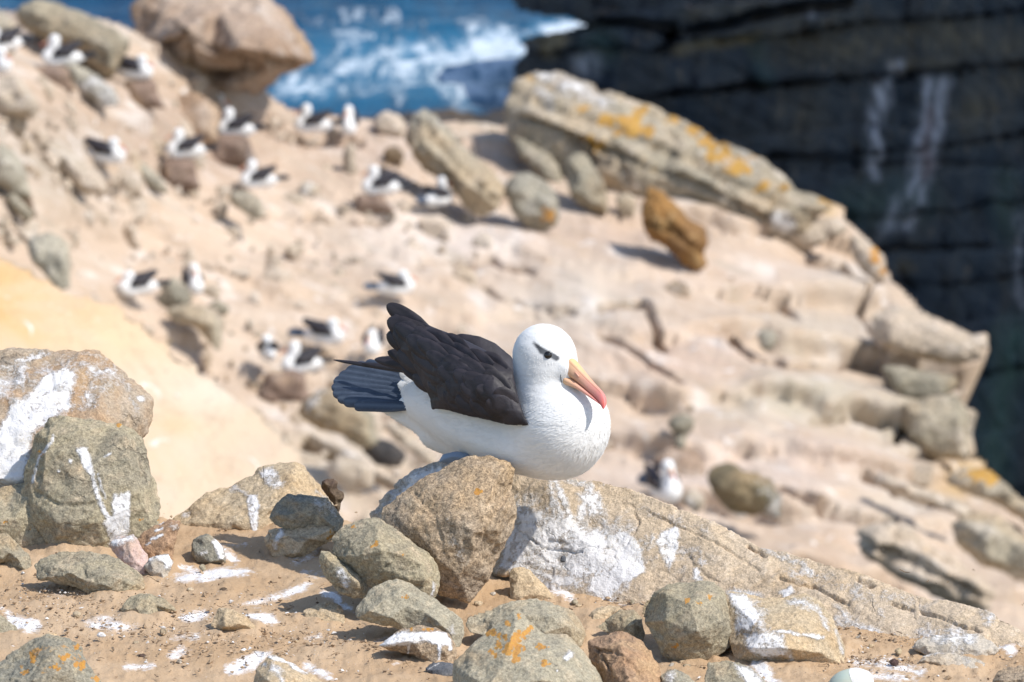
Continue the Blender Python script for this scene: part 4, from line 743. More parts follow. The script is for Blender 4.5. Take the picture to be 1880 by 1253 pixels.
brock('boulder', 'rock', 'great lichen-covered ridge of rock against the dark cliff', [(916, 200), (926, 176), (944, 148), (966, 134), (1000, 127), (1030, 132), (1062, 146), (1110, 164), (1150, 178), (1200, 194), (1250, 214), (1292, 236), (1332, 256), (1370, 272), (1402, 286), (1428, 304), (1450, 328), (1464, 346), (1500, 356), (1540, 376), (1546, 394), (1500, 402), (1470, 428), (1436, 440), (1400, 444), (1360, 432), (1320, 418), (1280, 404), (1230, 396), (1180, 384), (1120, 372), (1060, 340), (1004, 310), (950, 278), (922, 244)], 'b_lich', th=0.22, seed=239, grooves=[([(985, 185), (1100, 222), (1250, 285), (1380, 345), (1480, 390)], 6, .16), ([(1040, 250), (1180, 300), (1300, 350), (1400, 400)], 6, .2), ([(1090, 160), (1220, 215), (1360, 285)], 4, .1), ([(960, 215), (1030, 245), (1090, 300)], 6, .2), ([(1230, 245), (1330, 330), (1360, 400)], 5, .14), ([(1120, 250), (1150, 330)], 5, .12), ([(1440, 345), (1400, 420)], 5, .14)], at=(1200, 390), dd=0.3, strata=1.0, sink=0, chip=1.3, amp=0.8, lean=0.5, vox=0.05,
      inner=[(960, 170, .15), (1000, 150, .15), (1060, 175, .3), (1150, 205, .3), (1250, 245, .3), (1350, 295, .3), (1430, 340, .3), (980, 215, .5), (1060, 240, .6), (1150, 270, .65), (1250, 310, .65), (1340, 360, .6), (1420, 395, .5), (1500, 380, .3), (1100, 310, .45), (1200, 330, .5)],
      lichen=[(1330, 290, 22), (1350, 310, 20), (1310, 265, 18), (1270, 240, 14), (1160, 240, 26), (1120, 225, 16), (1085, 260, 18), (1100, 275, 14), (1180, 205, 12), (1240, 222, 12), (1380, 290, 10), (1400, 345, 14), (1525, 370, 16), (1190, 250, 14), (1440, 350, 10), (1070, 200, 10)], guano=[('l', [(1000, 140), (1060, 160), (1110, 190)], 14, 14, .75), ('l', [(990, 165), (1010, 195)], 12, 12, .7), ('c', 1330, 300, 8, 6, .7), ('c', 1440, 405, 22, 12, .9), ('l', [(1340, 270), (1400, 300)], 8, 12, .55)])
brock('slab', 'rock', 'leaning slab in shade under the left end of the lichen ridge', [(940, 250), (966, 254), (1004, 276), (1030, 306), (1040, 336), (1016, 342), (986, 322), (956, 290)], 'b_olive', th=0.3, seed=241, dd=0.2)
brock('boulder', 'rock', 'upright grey-green block under the lichen ridge beside the round boulder', [(1036, 292), (1052, 280), (1076, 282), (1100, 312), (1116, 352), (1120, 384), (1086, 380), (1050, 366), (1038, 332)], 'b_olive', th=0.45, seed=251)
brock('stone', 'rock', 'small yellowish block in the gap under the lichen ridge', [(1128, 360), (1150, 350), (1168, 362), (1166, 388), (1140, 390)], 'b_lich', th=0.45, seed=253)
brock('boulder', 'rock', 'jagged orange rock leaning on the slope below the lichen ridge', [(1178, 372), (1184, 350), (1196, 344), (1216, 352), (1240, 372), (1268, 402), (1296, 420), (1302, 446), (1296, 480), (1282, 489), (1254, 476), (1228, 464), (1200, 446), (1180, 424)], 'b_orange', th=0.45, strata=1.2, grooves=[([(1200, 360), (1230, 410), (1290, 470)], 5, .1), ([(1190, 410), (1250, 430)], 4, .08)], seed=257, chip=1.8, inner=[(1200, 365, .1), (1215, 400, .35), (1245, 410, .35), (1270, 440, .3), (1200, 420, .3), (1240, 450, .35), (1280, 465, .2)])
brock('slab', 'rock', 'lower shelf of pale rock under the right end of the lichen ridge', [(1420, 430), (1450, 412), (1500, 400), (1545, 400), (1560, 420), (1530, 440), (1480, 452), (1436, 452)], 'b_pale', th=0.35, seed=263)
brock('slab', 'rock', 'knobbly cream ledge on the skyline above the bluff nose', [(1560, 425), (1590, 440), (1625, 468), (1630, 500), (1620, 516), (1580, 500), (1560, 470)], 'b_pale', th=0.4, seed=269, dd=-0.2, lichen=[(1608, 470, 14), (1622, 500, 10)])
brock('slab', 'rock', 'snout-like ledge jutting from the bluff against the dark cliff', [(1596, 580), (1640, 556), (1690, 570), (1740, 594), (1782, 614), (1814, 612), (1815, 640), (1806, 662), (1788, 664), (1760, 672), (1720, 672), (1680, 660), (1640, 650), (1608, 630)], 'b_pale', th=0.3, seed=271, at=(1700, 672), dd=-0.4, strata=1, sink=0)
brock('slab', 'rock', 'grey-green block under the snout-like ledge', [(1612, 672), (1650, 668), (1700, 680), (1752, 688), (1764, 702), (1750, 722), (1710, 732), (1668, 730), (1634, 708)], 'b_olive', th=0.35, seed=277, dd=-0.1)
brock('boulder', 'rock', 'bulging tan buttress at the right end of the bluff', [(1660, 740), (1710, 728), (1758, 722), (1778, 748), (1788, 776), (1786, 830), (1774, 850), (1720, 846), (1676, 820), (1652, 780)], 'b_lich', th=0.35, seed=281, dd=0.0, lean=0.15, sink=0)
brock('slab', 'rock', 'ochre-crested rock at the right edge of the slope below the bluff', [(1730, 880), (1770, 858), (1812, 862), (1836, 876), (1880, 916), (1930, 960), (1900, 966), (1840, 930), (1770, 906)], 'b_lich', th=0.3, seed=283, lichen=[(1800, 872, 20), (1825, 880, 16), (1780, 870, 14)])
brock('boulder', 'rock', 'dark mossy rock beside the two lower right birds', [(1292, 870), (1310, 850), (1340, 848), (1380, 862), (1416, 884), (1436, 906), (1432, 942), (1390, 940), (1340, 932), (1304, 908)], 'b_moss', th=0.45, chip=2.4, strata=1.2, seed=289, dd=-0.3, inner=[(1330, 865, .1), (1370, 880, .3), (1400, 905, .3), (1330, 900, .3), (1380, 925, .2)])
brock('boulder', 'rock', 'pale layered rock behind the lower end of the long slab', [(1560, 990), (1576, 968), (1610, 960), (1650, 962), (1700, 990), (1750, 1022), (1800, 1056), (1836, 1090), (1820, 1112), (1760, 1104), (1690, 1084), (1620, 1044), (1580, 1014)], 'b_pale', th=0.4, seed=293, dd=-5, strata=1.6, chip=2.2, grooves=[([(1590, 1000), (1680, 1030), (1800, 1095)], 6, .12), ([(1640, 975), (1740, 1030)], 5, .08)])
brock('boulder', 'rock', 'olive boulder at the right edge above the pale layered rock', [(1740, 960), (1780, 938), (1830, 944), (1870, 976), (1920, 1000), (1920, 1060), (1860, 1056), (1800, 1036), (1756, 1000)], 'b_lich', th=0.45, strata=1.2, seed=307, dd=-2)
brock('stone', 'rock', 'tiny mossy stone standing alone right of the bird breast', [(1224, 780), (1232, 764), (1252, 757), (1272, 766), (1278, 782), (1262, 802), (1254, 832), (1242, 828), (1238, 800)], 'b_olive', th=0.45, seed=311)
brock('stone', 'rock', 'small pale block directly under the wing-dark sitting bird, mid left', [(416, 362), (430, 350), (462, 352), (484, 372), (486, 388), (470, 394), (430, 380)], 'b_grey', th=0.45, seed=313, dd=-0.3)
brock('boulder', 'rock', 'olive-topped stone with a dark left side next to a white bird', [(282, 546), (290, 524), (306, 508), (324, 504), (342, 522), (354, 546), (344, 566), (312, 574), (290, 564)], 'b_olive', th=0.45, seed=317, inner=[(310, 520, .06), (320, 545, .2), (338, 545, .15), (298, 545, .02)])
brock('boulder', 'rock', 'grey slanting slab below the olive-topped stone', [(300, 572), (322, 560), (356, 556), (390, 566), (406, 590), (410, 626), (402, 644), (384, 630), (356, 602), (318, 592)], 'b_grey', th=0.4, seed=331, inner=[(330, 570, .1), (370, 575, .15), (395, 600, .15), (360, 592, .2), (390, 625, .1)])
brock('stone', 'rock', 'small dark hump of rock right of the olive-topped stone', [(380, 560), (396, 550), (412, 556), (426, 570), (410, 574), (392, 572)], 'b_olive', th=0.45, seed=333)
brock('boulder', 'rock', 'greenish boulder in the gully below the tail of the bird', [(544, 756), (560, 730), (590, 712), (630, 712), (660, 730), (690, 766), (696, 806), (666, 816), (620, 800), (574, 784)], 'b_olive', th=0.45, seed=337, dd=-0.8, chip=1.5)
brock('slab', 'rock', 'cream slab tilted over a dark crevice under the bird', [(702, 778), (724, 776), (756, 796), (790, 822), (806, 840), (790, 850), (758, 834), (724, 808)], 'b_pale', th=0.35, seed=347, dd=-2.0)
brock('stone', 'rock', 'added dark wedge standing in for shade in the crevice below the cream slab', [(660, 820), (690, 804), (720, 808), (750, 836), (736, 850), (690, 846)], 'b_dark', th=0.45, seed=349, dd=-0.5)  # added dark piece: the crevice's shadow is put in as colour
brock('boulder', 'rock', 'pale block in the gully left of the cream slab', [(596, 856), (620, 836), (660, 838), (690, 862), (690, 890), (640, 892), (606, 880)], 'b_pale', th=0.45, seed=351, dd=-0.8)
brock('stone', 'rock', 'slanting tan sliver in the gully left of the greenish boulder', [(470, 780), (490, 772), (520, 800), (546, 826), (530, 834), (500, 812)], 'b_pale', th=0.4, seed=353, dd=-0.8)
brock('stone', 'rock', 'tan skyline stone between the white-breasted bird and the ridge boulder', [(682, 228), (690, 212), (706, 200), (730, 208), (746, 226), (742, 244), (706, 244)], 'b_pale', th=0.45, seed=359)
brock('stone', 'rock', 'stone with pocket shade put into its dark colour, left of the ridge-backed boulder', [(700, 282), (712, 268), (730, 268), (744, 284), (736, 296), (712, 294)], 'b_dark', th=0.45, seed=361)  # shade of the pocket is painted into this stone's colour
brock('boulder', 'rock', 'broad tan hump behind the birds near the overhanging boulder', [(300, 200), (320, 176), (360, 166), (396, 186), (408, 220), (396, 256), (350, 250), (316, 226)], 'b_over', th=0.3, seed=367, dd=0.2)
brock('boulder', 'rock', 'tan hump on the skyline right of the overhanging boulder', [(400, 214), (420, 192), (460, 182), (500, 194), (524, 218), (520, 240), (460, 244), (412, 236)], 'b_over', th=0.3, seed=373, dd=0.6)
brock('stone', 'rock', 'rounded whitish stone mid slope right of the block under a bird', [(544, 346), (552, 334), (566, 330), (584, 338), (590, 350), (572, 358), (552, 356)], 'pale', th=0.45, seed=379)
brock('slab', 'rock', 'standing pale splinter of rock mid slope', [(628, 300), (632, 268), (642, 256), (654, 268), (656, 310), (644, 326), (632, 320)], 'b_pale', th=0.45, seed=383)
brock('stone', 'rock', 'white lump beside the lower right bird with raised head', [(1250, 920), (1256, 904), (1274, 896), (1292, 906), (1296, 926), (1276, 934)], 'pale', th=0.45, seed=389)
brock('boulder', 'rock', 'grey block set in the bluff under the crack', [(1388, 612), (1402, 602), (1422, 606), (1430, 624), (1416, 636), (1396, 632)], 'b_grey', th=0.4, seed=397)
brock('boulder', 'rock', 'pinkish mound of rock left of the first lower bluff crack', [(1196, 840), (1230, 818), (1280, 830), (1300, 860), (1290, 890), (1240, 880), (1210, 862)], 'b_over', th=0.3, seed=401, dd=0.3)
brock('slab', 'rock', 'shaded overhanging lip of rock low on the right slope', [(1586, 872), (1620, 866), (1680, 890), (1740, 912), (1790, 930), (1780, 944), (1720, 932), (1650, 908), (1600, 888)], 'b_pale', th=0.4, seed=409, dd=-0.3, strata=0.8)

# dark rocks awash at the foot of the slope
for i, (o, lab) in enumerate([([(640, 218), (700, 206), (760, 204), (820, 194), (850, 198), (900, 202), (930, 196), (960, 262), (620, 262)], 'low dark wet reef along the waterline behind the skyline rocks'),
                              ([(560, 216), (590, 205), (640, 208), (660, 240), (560, 240)], 'small dark reef awash left of the long wet reef')]):
    rock('shore_rock', 'rock', lab, o, 121.0 + i, 'b_dark', th=0.25, lean=0.1, seed=420 + i, vox=0.11, rough=0.3, chip=2)

# nearer ochre outcrop on the left
oc = rock('sandstone_outcrop', 'outcrop', 'smooth ochre sandstone outcrop sloping down from the left edge', [(-1300, 180), (-700, 260), (-320, 380), (-120, 420), (0, 458), (60, 490), (130, 520), (200, 545), (262, 580), (310, 612), (356, 650), (410, 690), (470, 735), (520, 790), (560, 836), (600, 900), (640, 1000), (640, 1100), (500, 1240), (-1300, 1240)], 29.19, 'outcrop', th=0.17, back=0.16, lean=0.9, ddx=0.7, seed=431, vox=0.06, sink=0, amp=0.33, rough=0.4, chip=0.4, strata=0.7)
c_ = coords(oc.data) + np.array(oc.location); ox, oy, _ = proj(c_); oq = np.stack([ox, oy, ox * 0], 1); ox = ox + 25 * fbm(oq / 70, 4); oy = oy + 20 * fbm(oq / 60 + 4, 4)
tc_ = np.tile(np.array([0.61, 0.475, 0.335]), (len(c_), 1))
for x_, y_, sx_, sy_, cc_, k_ in ((40, 560, 150, 75, (0.62, 0.40, 0.19), 0.95), (-80, 520, 200, 120, (0.60, 0.38, 0.17), 0.9), (220, 620, 90, 40, (0.66, 0.49, 0.31), 0.8), (310, 790, 50, 40, (0.62, 0.42, 0.24), 0.7), (400, 720, 120, 40, (0.64, 0.56, 0.45), 0.7), (350, 860, 120, 60, (0.62, 0.46, 0.31), 0.6), (480, 830, 80, 50, (0.55, 0.44, 0.34), 0.6)):
    m_ = k_ * np.exp(-((ox - x_) / sx_) ** 2 - ((oy - y_) / sy_) ** 2)[:, None]; tc_ = tc_ * (1 - m_) + np.array(cc_) * m_
attr_col(oc.data, 'tint', tc_); oc.data.materials.clear(); oc.data.materials.append(HILL_MAT)

make_ground()

# rubble too small to tell apart
def make_rubble():
    rs = np.random.RandomState(5); V = []; F = []; n = 0
    base = bmesh.new(); bmesh.ops.create_icosphere(base, subdivisions=1, radius=1); bv = np.array([v.co[:] for v in base.verts]); bf = np.array([[v.index for v in f.verts] for f in base.faces]); base.free()
    px = rs.uniform(-100, 1850, 5200); py = rs.uniform(150, 1080, 5200)
    ok = sdist(px, py, HEDGE) > 22; ok &= rs.rand(5200) < np.where(px < 900, 0.40, 0.02); px = px[ok]; py = py[ok]
    pos = P(px, py, hd(px, py))
    for p in pos:
        r = 0.03 + 0.14 * rs.rand() ** 4
        q = bv * rs.uniform(0.6, 1.4, 3) + rs.normal(0, 0.16, bv.shape); V.append(p + q * r); F.append(bf + n); n += len(bv)
    me = mesh_np('rubble', np.concatenate(V), np.concatenate(F)); link('rubble', me, M['b_pale'], kind='stuff')
make_rubble()

# grit, flecks and chips on the soil shelf
def make_gravel(name, mat, count, rmin, rmax, seed, where=None, power=5):
    rs = np.random.RandomState(seed); V = []; F = []; n = 0
    bv = np.array([(1, 0, 0), (-1, 0, 0), (0, 1, 0), (0, -1, 0), (0, 0, 1), (0, 0, -1.)]); bf = np.array([(0, 2, 4), (2, 1, 4), (1, 3, 4), (3, 0, 4), (2, 0, 5), (1, 2, 5), (3, 1, 5), (0, 3, 5)])
    for k in range(count):
        if where and rs.rand() < 0.72:
            x, y, sx, sy = where[rs.randint(len(where))]; u, py = rs.normal(x, sx), rs.normal(y, sy)
            if py < 985 or py > 1275: continue
            D = float(gd(py))
        else:
            u = rs.uniform(-150, 2050); e = float(ground_edge(u)); D = rs.uniform(9.1, e - 0.02)
        X = (u - 940) * K * D; z = Z0 + 0.022 * float(fbm(np.array([[X, D, 0]]) * 2.6, 4)[0]) + 0.004
        p = np.array([X, (D + z * math.sin(PITCH)) / math.cos(PITCH), z])
        r = rmin + (rmax - rmin) * rs.rand() ** power
        q = bv * rs.uniform(0.55, 1.5, 3) * (1, 1, 0.6) + rs.normal(0, 0.22, bv.shape); a = rs.rand() * 6.28
        R = np.array([[math.cos(a), -math.sin(a), 0], [math.sin(a), math.cos(a), 0], [0, 0, 1]])
        V.append(p + q @ R.T * r); F.append(bf + n); n += 6
    me = mesh_np(name, np.concatenate(V), np.concatenate(F)); link(name, me, mat, kind='stuff')
def flat(name, c, r=0.9):
    t = NT(name); p = t.pos(None, False); n = t.noise(p, 60, 3, 0.7)
    return t.finish(t.mix(t.step(n, 0.35, 0.65), c, tuple(v * 0.72 for v in c)), r)
M['grit_dark'] = flat('dark_grit', (0.16, 0.105, 0.065)); M['grit_tan'] = flat('tan_grit', (0.43, 0.31, 0.20)); M['grit_white'] = flat('white_grit', (0.72, 0.69, 0.65))
WH = [(1180, 1090, 60, 14), (1690, 1190, 90, 18), (250, 1170, 200, 30), (560, 1190, 150, 30), (1560, 1200, 80, 20), (330, 1130, 160, 30), (100, 1090, 80, 25)]
make_gravel('gravel', M['grit_tan'], 4200, 0.0009, 0.0060, 3, WH); make_gravel('dark_gravel', M['grit_dark'], 2000, 0.0008, 0.0042, 4, WH); make_gravel('shell_gravel', M['grit_white'], 1100, 0.0009, 0.0050, 6, WH)

def make_straw():
    rs = np.random.RandomState(9); V = []; F = []; n = 0
    for k in range(260):
        x, y, sx, sy = WH[rs.randint(len(WH))] if rs.rand() < 0.7 else (rs.uniform(0, 1880), rs.uniform(1030, 1250), 20, 10)
        u, py = rs.normal(x, sx), rs.normal(y, sy)
        if py < 1000 or py > 1275: continue
        D = float(gd(py)); z = Z0 + 0.022 * float(fbm(np.array([[(u - 940) * K * D, D, 0]]) * 2.6, 4)[0]) + 0.0075
        p = np.array([(u - 940) * K * D, (D + z * math.sin(PITCH)) / math.cos(PITCH), z]); a = rs.rand() * 6.28; ln = rs.uniform(0.006, 0.022); r = rs.uniform(0.0004, 0.0009)
        dv = np.array([math.cos(a), math.sin(a), rs.normal(0, 0.15)]); sd = np.cross(dv, [0, 0, 1]); bend = np.array([0, 0, 1]) * rs.normal(0, 0.002)
        for t_ in (-0.5, 0.0, 0.5):
            c_ = p + dv * ln * t_ + (bend if t_ == 0 else 0) + sd * (rs.normal(0, 0.001))
            V += [c_ + sd * r, c_ + np.array([0, 0, r * 1.5]), c_ - sd * r]
        for q in (0, 3):
            for e_ in range(3): F.append([n + q + e_, n + q + (e_ + 1) % 3, n + q + 3 + (e_ + 1) % 3, n + q + 3 + e_])
        n += 9
    me = mesh_np('straw', np.array(V), F); link('straw', me, flat('dry_straw', (0.20, 0.13, 0.075)), kind='stuff')
make_straw()

# countable small stones lying on the soil
rs_ = np.random.RandomState(77)
PEB = [(1185, 1098), (1205, 1092), (1160, 1106), (1222, 1085), (1232, 1078), (1690, 1176), (1712, 1186), (1650, 1196), (1600, 1186), (1642, 1216), (1730, 1190), (1575, 1172), (1580, 1164), (1490, 1238), (1500, 1244), (1470, 1232), (1235, 1222), (1262, 1224), (1252, 1216), (102, 1134), (142, 1128), (362, 1006), (372, 1042), (350, 1083), (410, 1086), (545, 1178), (590, 1212), (620, 1196), (650, 1188), (262, 1205), (250, 1180), (330, 1215), (395, 1018), (300, 1160), (1448, 1226), (878, 1108), (905, 1090), (1056, 1106), (1062, 1112)]
for i, (x, y) in enumerate(PEB):
    w = rs_.uniform(5, 10); h = w * rs_.uniform(0.6, 0.9); a0 = rs_.rand()
    o = [(x + w * math.cos(t) * rs_.uniform(0.8, 1.15), y + h * math.sin(t) * rs_.uniform(0.8, 1.1)) for t in np.linspace(0, 2 * math.pi, 9)[:-1]]
    rock('pebble', 'pebble', 'small loose %s pebble lying on the bare soil among the rocks' % ['tan', 'pale', 'grey', 'tan', 'dark brown'][i % 5], o, float(gd(y + h * 0.6)), ['tan', 'pale', 'grey', 'tan', 'knob'][i % 5], th=0.45, lean=0.5, seed=500 + i, sink=1, vox=0.0019, n_in=4, group='loose %s pebbles on the soil' % ['tan', 'pale', 'grey', 'tan', 'dark brown'][i % 5])

# ------------------------------------------------------------------ albatrosses
YAW = math.radians(-35.0)
BASE = P(985.0, 868.0, 9.97)
AX = np.array([math.cos(YAW), math.sin(YAW), 0.0]); AY = np.array([-math.sin(YAW), math.cos(YAW), 0.0]); AZ = np.array([0, 0, 1.0])
ROT = np.stack([AX, AY, AZ])
def to_local(p): return (np.asarray(p, float) - BASE) @ ROT.T
def to_world(q): return np.asarray(q, float) @ ROT + BASE
def L(px, py, off): return to_local(P(px, py, 10.0 + off))
def PL(px, py, yl):
    """local point seen at a photograph pixel and lying yl metres off the bird's mid-plane"""
    v = FW + (px - 940) * K * RT - (py - 626.5) * K * UP
    d = (yl + BASE @ AY) / (v @ AY)
    return to_local(v * d)
PXM = 10 * K
def surface_nets(f, lo, h):
    s = f < 0; nx, ny, nz = s.shape
    cor = [s[dx:nx - 1 + dx, dy:ny - 1 + dy, dz:nz - 1 + dz] for dx in (0, 1) for dy in (0, 1) for dz in (0, 1)]
    c = sum(x.astype(np.int8) for x in cor); act = (c > 0) & (c < 8)
    ijk = np.argwhere(act); idx = np.full(act.shape, -1); idx[tuple(ijk.T)] = np.arange(len(ijk))
    acc = np.zeros((len(ijk), 3)); cnt = np.zeros(len(ijk))
    C = [(dx, dy, dz) for dx in (0, 1) for dy in (0, 1) for dz in (0, 1)]
    for a in range(8):
        for ax in range(3):
            if C[a][ax] == 0:
                b = list(C[a]); b[ax] = 1
                fa = f[tuple((ijk + C[a]).T)]; fb = f[tuple((ijk + b).T)]
                m = (fa < 0) != (fb < 0); t = np.where(m, fa / (fa - fb + 1e-12), 0)
                pt = np.array(C[a], float) + t[:, None] * (np.array(b) - C[a]); acc[m] += pt[m]; cnt[m] += 1
    v = lo + (ijk + acc / cnt[:, None]) * h
    F = []
    for ax in range(3):
        a = np.moveaxis(s, ax, 0); m = a[:-1] != a[1:]
        P3 = np.argwhere(m); P3 = P3[(P3[:, 1] > 0) & (P3[:, 2] > 0) & (P3[:, 1] < a.shape[1] - 1) & (P3[:, 2] < a.shape[2] - 1)]
        ii = np.moveaxis(idx, ax, 0); i, j, k = P3.T; ins = a[i, j, k]
        q = np.stack([ii[i, j - 1, k - 1], ii[i, j, k - 1], ii[i, j, k], ii[i, j - 1, k]], 1)
        flip = ins if ax != 1 else ~ins
        q[~flip] = q[~flip][:, ::-1]; F.append(q)
    return v, np.concatenate(F)

def flat_mat(name, c, r=0.6, spec=0.4):
    t = NT(name); return t.finish(c, r, None, spec=spec)
def plumage_mat():
    t = NT('white_plumage'); p = t.pos(None, False)
    ps = t.vmath('MULTIPLY', p, (0.5, 1.0, 1.6))
    n1 = t.noise(ps, 30, 4, 0.6, 1.2); n2 = t.noise(t.vmath('MULTIPLY', p, (0.35, 1, 1.3)), 210, 3, 0.65, 0.6); n3 = t.noise(p, 9, 3)
    col = t.mix(t.step(n3, 0.3, 0.7), (0.75, 0.74, 0.72), (0.78, 0.775, 0.765))
    col = t.mix(t.math('MULTIPLY', t.step(n1, 0.55, 0.75), 0.16), col, (0.66, 0.65, 0.64))
    b = t.attr('brow'); b = t.step(t.math('ADD', b, t.lin(n2, 0.2, 0.8, -0.14, 0.14)), 0.04, 0.78)
    col = t.mix(b, col, (0.022, 0.024, 0.03))
    col = t.mix(t.math('MULTIPLY', t.attr('grey'), 0.55), col, (0.42, 0.44, 0.47))
    t.b.inputs['Sheen Weight'].default_value = 0.15; t.b.inputs['Sheen Roughness'].default_value = 0.6
    return t.finish(col, 0.75, t.math('ADD', t.math('MULTIPLY', n1, 0.9), t.math('MULTIPLY', n2, 0.35)), 0.0020, 0.35, 0.2)
def wing_mat(name, c1, c2, edge):
    t = NT(name); p = t.pos(None, False)
    n1 = t.noise(p, 24, 4, 0.6, 0.4); n2 = t.noise(t.vmath('MULTIPLY', p, (0.5, 1, 1)), 220, 3, 0.7, 0.8)
    col = t.mix(t.step(n1, 0.3, 0.7), c1, c2)
    col = t.mix(t.math('MULTIPLY', t.attr('edge'), 0.38), col, edge)
    col = t.mix(t.math('MULTIPLY', t.step(n2, 0.55, 0.75), 0.3), col, edge)
    return t.finish(col, 0.55, n2, 0.0012, 0.5, 0.35)
M['plumage'] = plumage_mat()
M['wing'] = wing_mat('brown_black_feathers', (0.0135, 0.012, 0.0145), (0.036, 0.031, 0.037), (0.060, 0.049, 0.054))
M['tail'] = wing_mat('slate_feathers', (0.030, 0.041, 0.064), (0.046, 0.060, 0.088), (0.16, 0.20, 0.26))
M['eye'] = flat_mat('dark_eye', (0.008, 0.006, 0.005), 0.08, 0.6)
M['foot'] = flat_mat('grey_blue_skin', (0.24, 0.29, 0.36), 0.6, 0.3)
def bill_mat():
    t = NT('horn_bill'); u = t.attr('along'); p = t.pos(None, False); n = t.noise(p, 120, 3, 0.6)
    x = t.n('ShaderNodeValToRGB'); r = x.color_ramp; r.elements[0].position = 0.0; r.elements[0].color = (0.68, 0.44, 0.25, 1); r.elements[1].position = 1.0; r.elements[1].color = (0.60, 0.10, 0.09, 1)
    for q, c in ((0.20, (0.67, 0.40, 0.25, 1)), (0.42, (0.65, 0.31, 0.24, 1)), (0.70, (0.62, 0.20, 0.185, 1)), (0.86, (0.66, 0.14, 0.12, 1))):
        e = r.elements.new(q); e.color = c
    t.put(x.inputs[0], t.math('ADD', u, t.lin(n, 0, 1, -0.05, 0.05)))
    col = t.mix(t.math('MULTIPLY', t.math('MULTIPLY', t.attr('ridge'), 0.55), t.lin(u, 0.2, 0.6, 1, 0.1)), x.outputs[0], (0.78, 0.50, 0.17))
    rg = t.attr('ridge'); band = t.math('MULTIPLY', t.math('MULTIPLY', t.step(rg, 0.10, 0.22), t.step(rg, 0.50, 0.34)), t.step(u, 0.72, 0.6))
    col = t.mix(t.math('MULTIPLY', band, 0.4), col, (0.36, 0.15, 0.08))
    col = t.mix(t.math('MULTIPLY', t.step(n, 0.58, 0.72), 0.35), col, (0.55, 0.27, 0.16))
    return t.finish(col, 0.42, t.math('SUBTRACT', n, band), 0.0012, 0.5, 0.35)
M['bill'] = bill_mat()
M['gape'] = flat_mat('black_skin', (0.02, 0.018, 0.018), 0.6)

def ellipsoid(pts, c, ra, pitch=0.0, yaw=0.0):
    q = pts - c
    cy, sy = math.cos(-yaw), math.sin(-yaw)
    x = q[..., 0] * cy - q[..., 1] * sy; y = q[..., 0] * sy + q[..., 1] * cy; z = q[..., 2]
    cp, sp = math.cos(pitch), math.sin(pitch)
    x, z = x * cp - z * sp, x * sp + z * cp
    r = np.asarray(ra); k0 = np.sqrt((x / r[0]) ** 2 + (y / r[1]) ** 2 + (z / r[2]) ** 2)
    k1 = np.sqrt((x / r[0] ** 2) ** 2 + (y / r[1] ** 2) ** 2 + (z / r[2] ** 2) ** 2)
    return k0 * (k0 - 1) / (k1 + 1e-9)
def cone(pts, a, b, ra, rb):
    ab = b - a; t = np.clip(((pts - a) @ ab) / (ab @ ab), 0, 1)
    return np.linalg.norm(pts - a - t[..., None] * ab, axis=-1) - (ra + (rb - ra) * t)
def smin(a, b, k):
    h = np.clip(0.5 + 0.5 * (b - a) / k, 0, 1)
    return b + (a - b) * h - k * h * (1 - h)

def feather(base, tip, wid, up, camber=0.12, n=12, m=5, blunt=0.75):
    """one vaned feather: base and tip points, width, surface normal; a closed thin blade with a raised shaft"""
    base = np.asarray(base, float); tip = np.asarray(tip, float); ax = tip - base; ln = np.linalg.norm(ax); ax /= ln
    side = np.cross(up, ax); side /= np.linalg.norm(side); nn = np.cross(ax, side)
    V = []; E = []
    for lay in (1, -1):
        for i in range(n):
            t = 1 - (1 - i / (n - 1)) ** 1.9; w = wid * 0.5 * (0.55 + 0.45 * min(1, t / 0.35)) * (1 - max(0, (t - blunt) / (1 - blunt)) ** 2.2) ** 0.5
            for j in range(m):
                b = -1 + 2 * j / (m - 1)
                V.append(base + ax * (t * ln) + side * (b * w) + nn * (camber * wid * (1 - b * b) * 0.5 + lay * 0.0005 * (1.2 - abs(b)) + (0.0006 if (j == m // 2 and lay > 0) else 0)))
                E.append(1.0 if j == m // 2 else (0.35 if abs(b) > 0.9 else 0.0))
    F = []; o = n * m
    for i in range(n - 1):
        for j in range(m - 1):
            a = i * m + j; F.append([a, a + m, a + m + 1, a + 1][::-1]); F.append([o + a, o + a + m, o + a + m + 1, o + a + 1])
        for j in (0, m - 1):
            a = i * m + j; F.append([a, a + m, o + a + m, o + a] if j == 0 else [a + m, a, o + a, o + a + m])
    for j in range(m - 1):
        a = (n - 1) * m + j; F.append([a, a + 1, o + a + 1, o + a])
    return np.array(V), F, np.array(E)
def add_feather(name, base, tip, wid, up, mat, parent, **kw):
    v, f, e = feather(base, tip, wid, up, **kw); me = mesh_np(name, v, f); smooth(me); attr(me, 'edge', e)
    return link(name, me, mat, (0, 0, 0), parent)

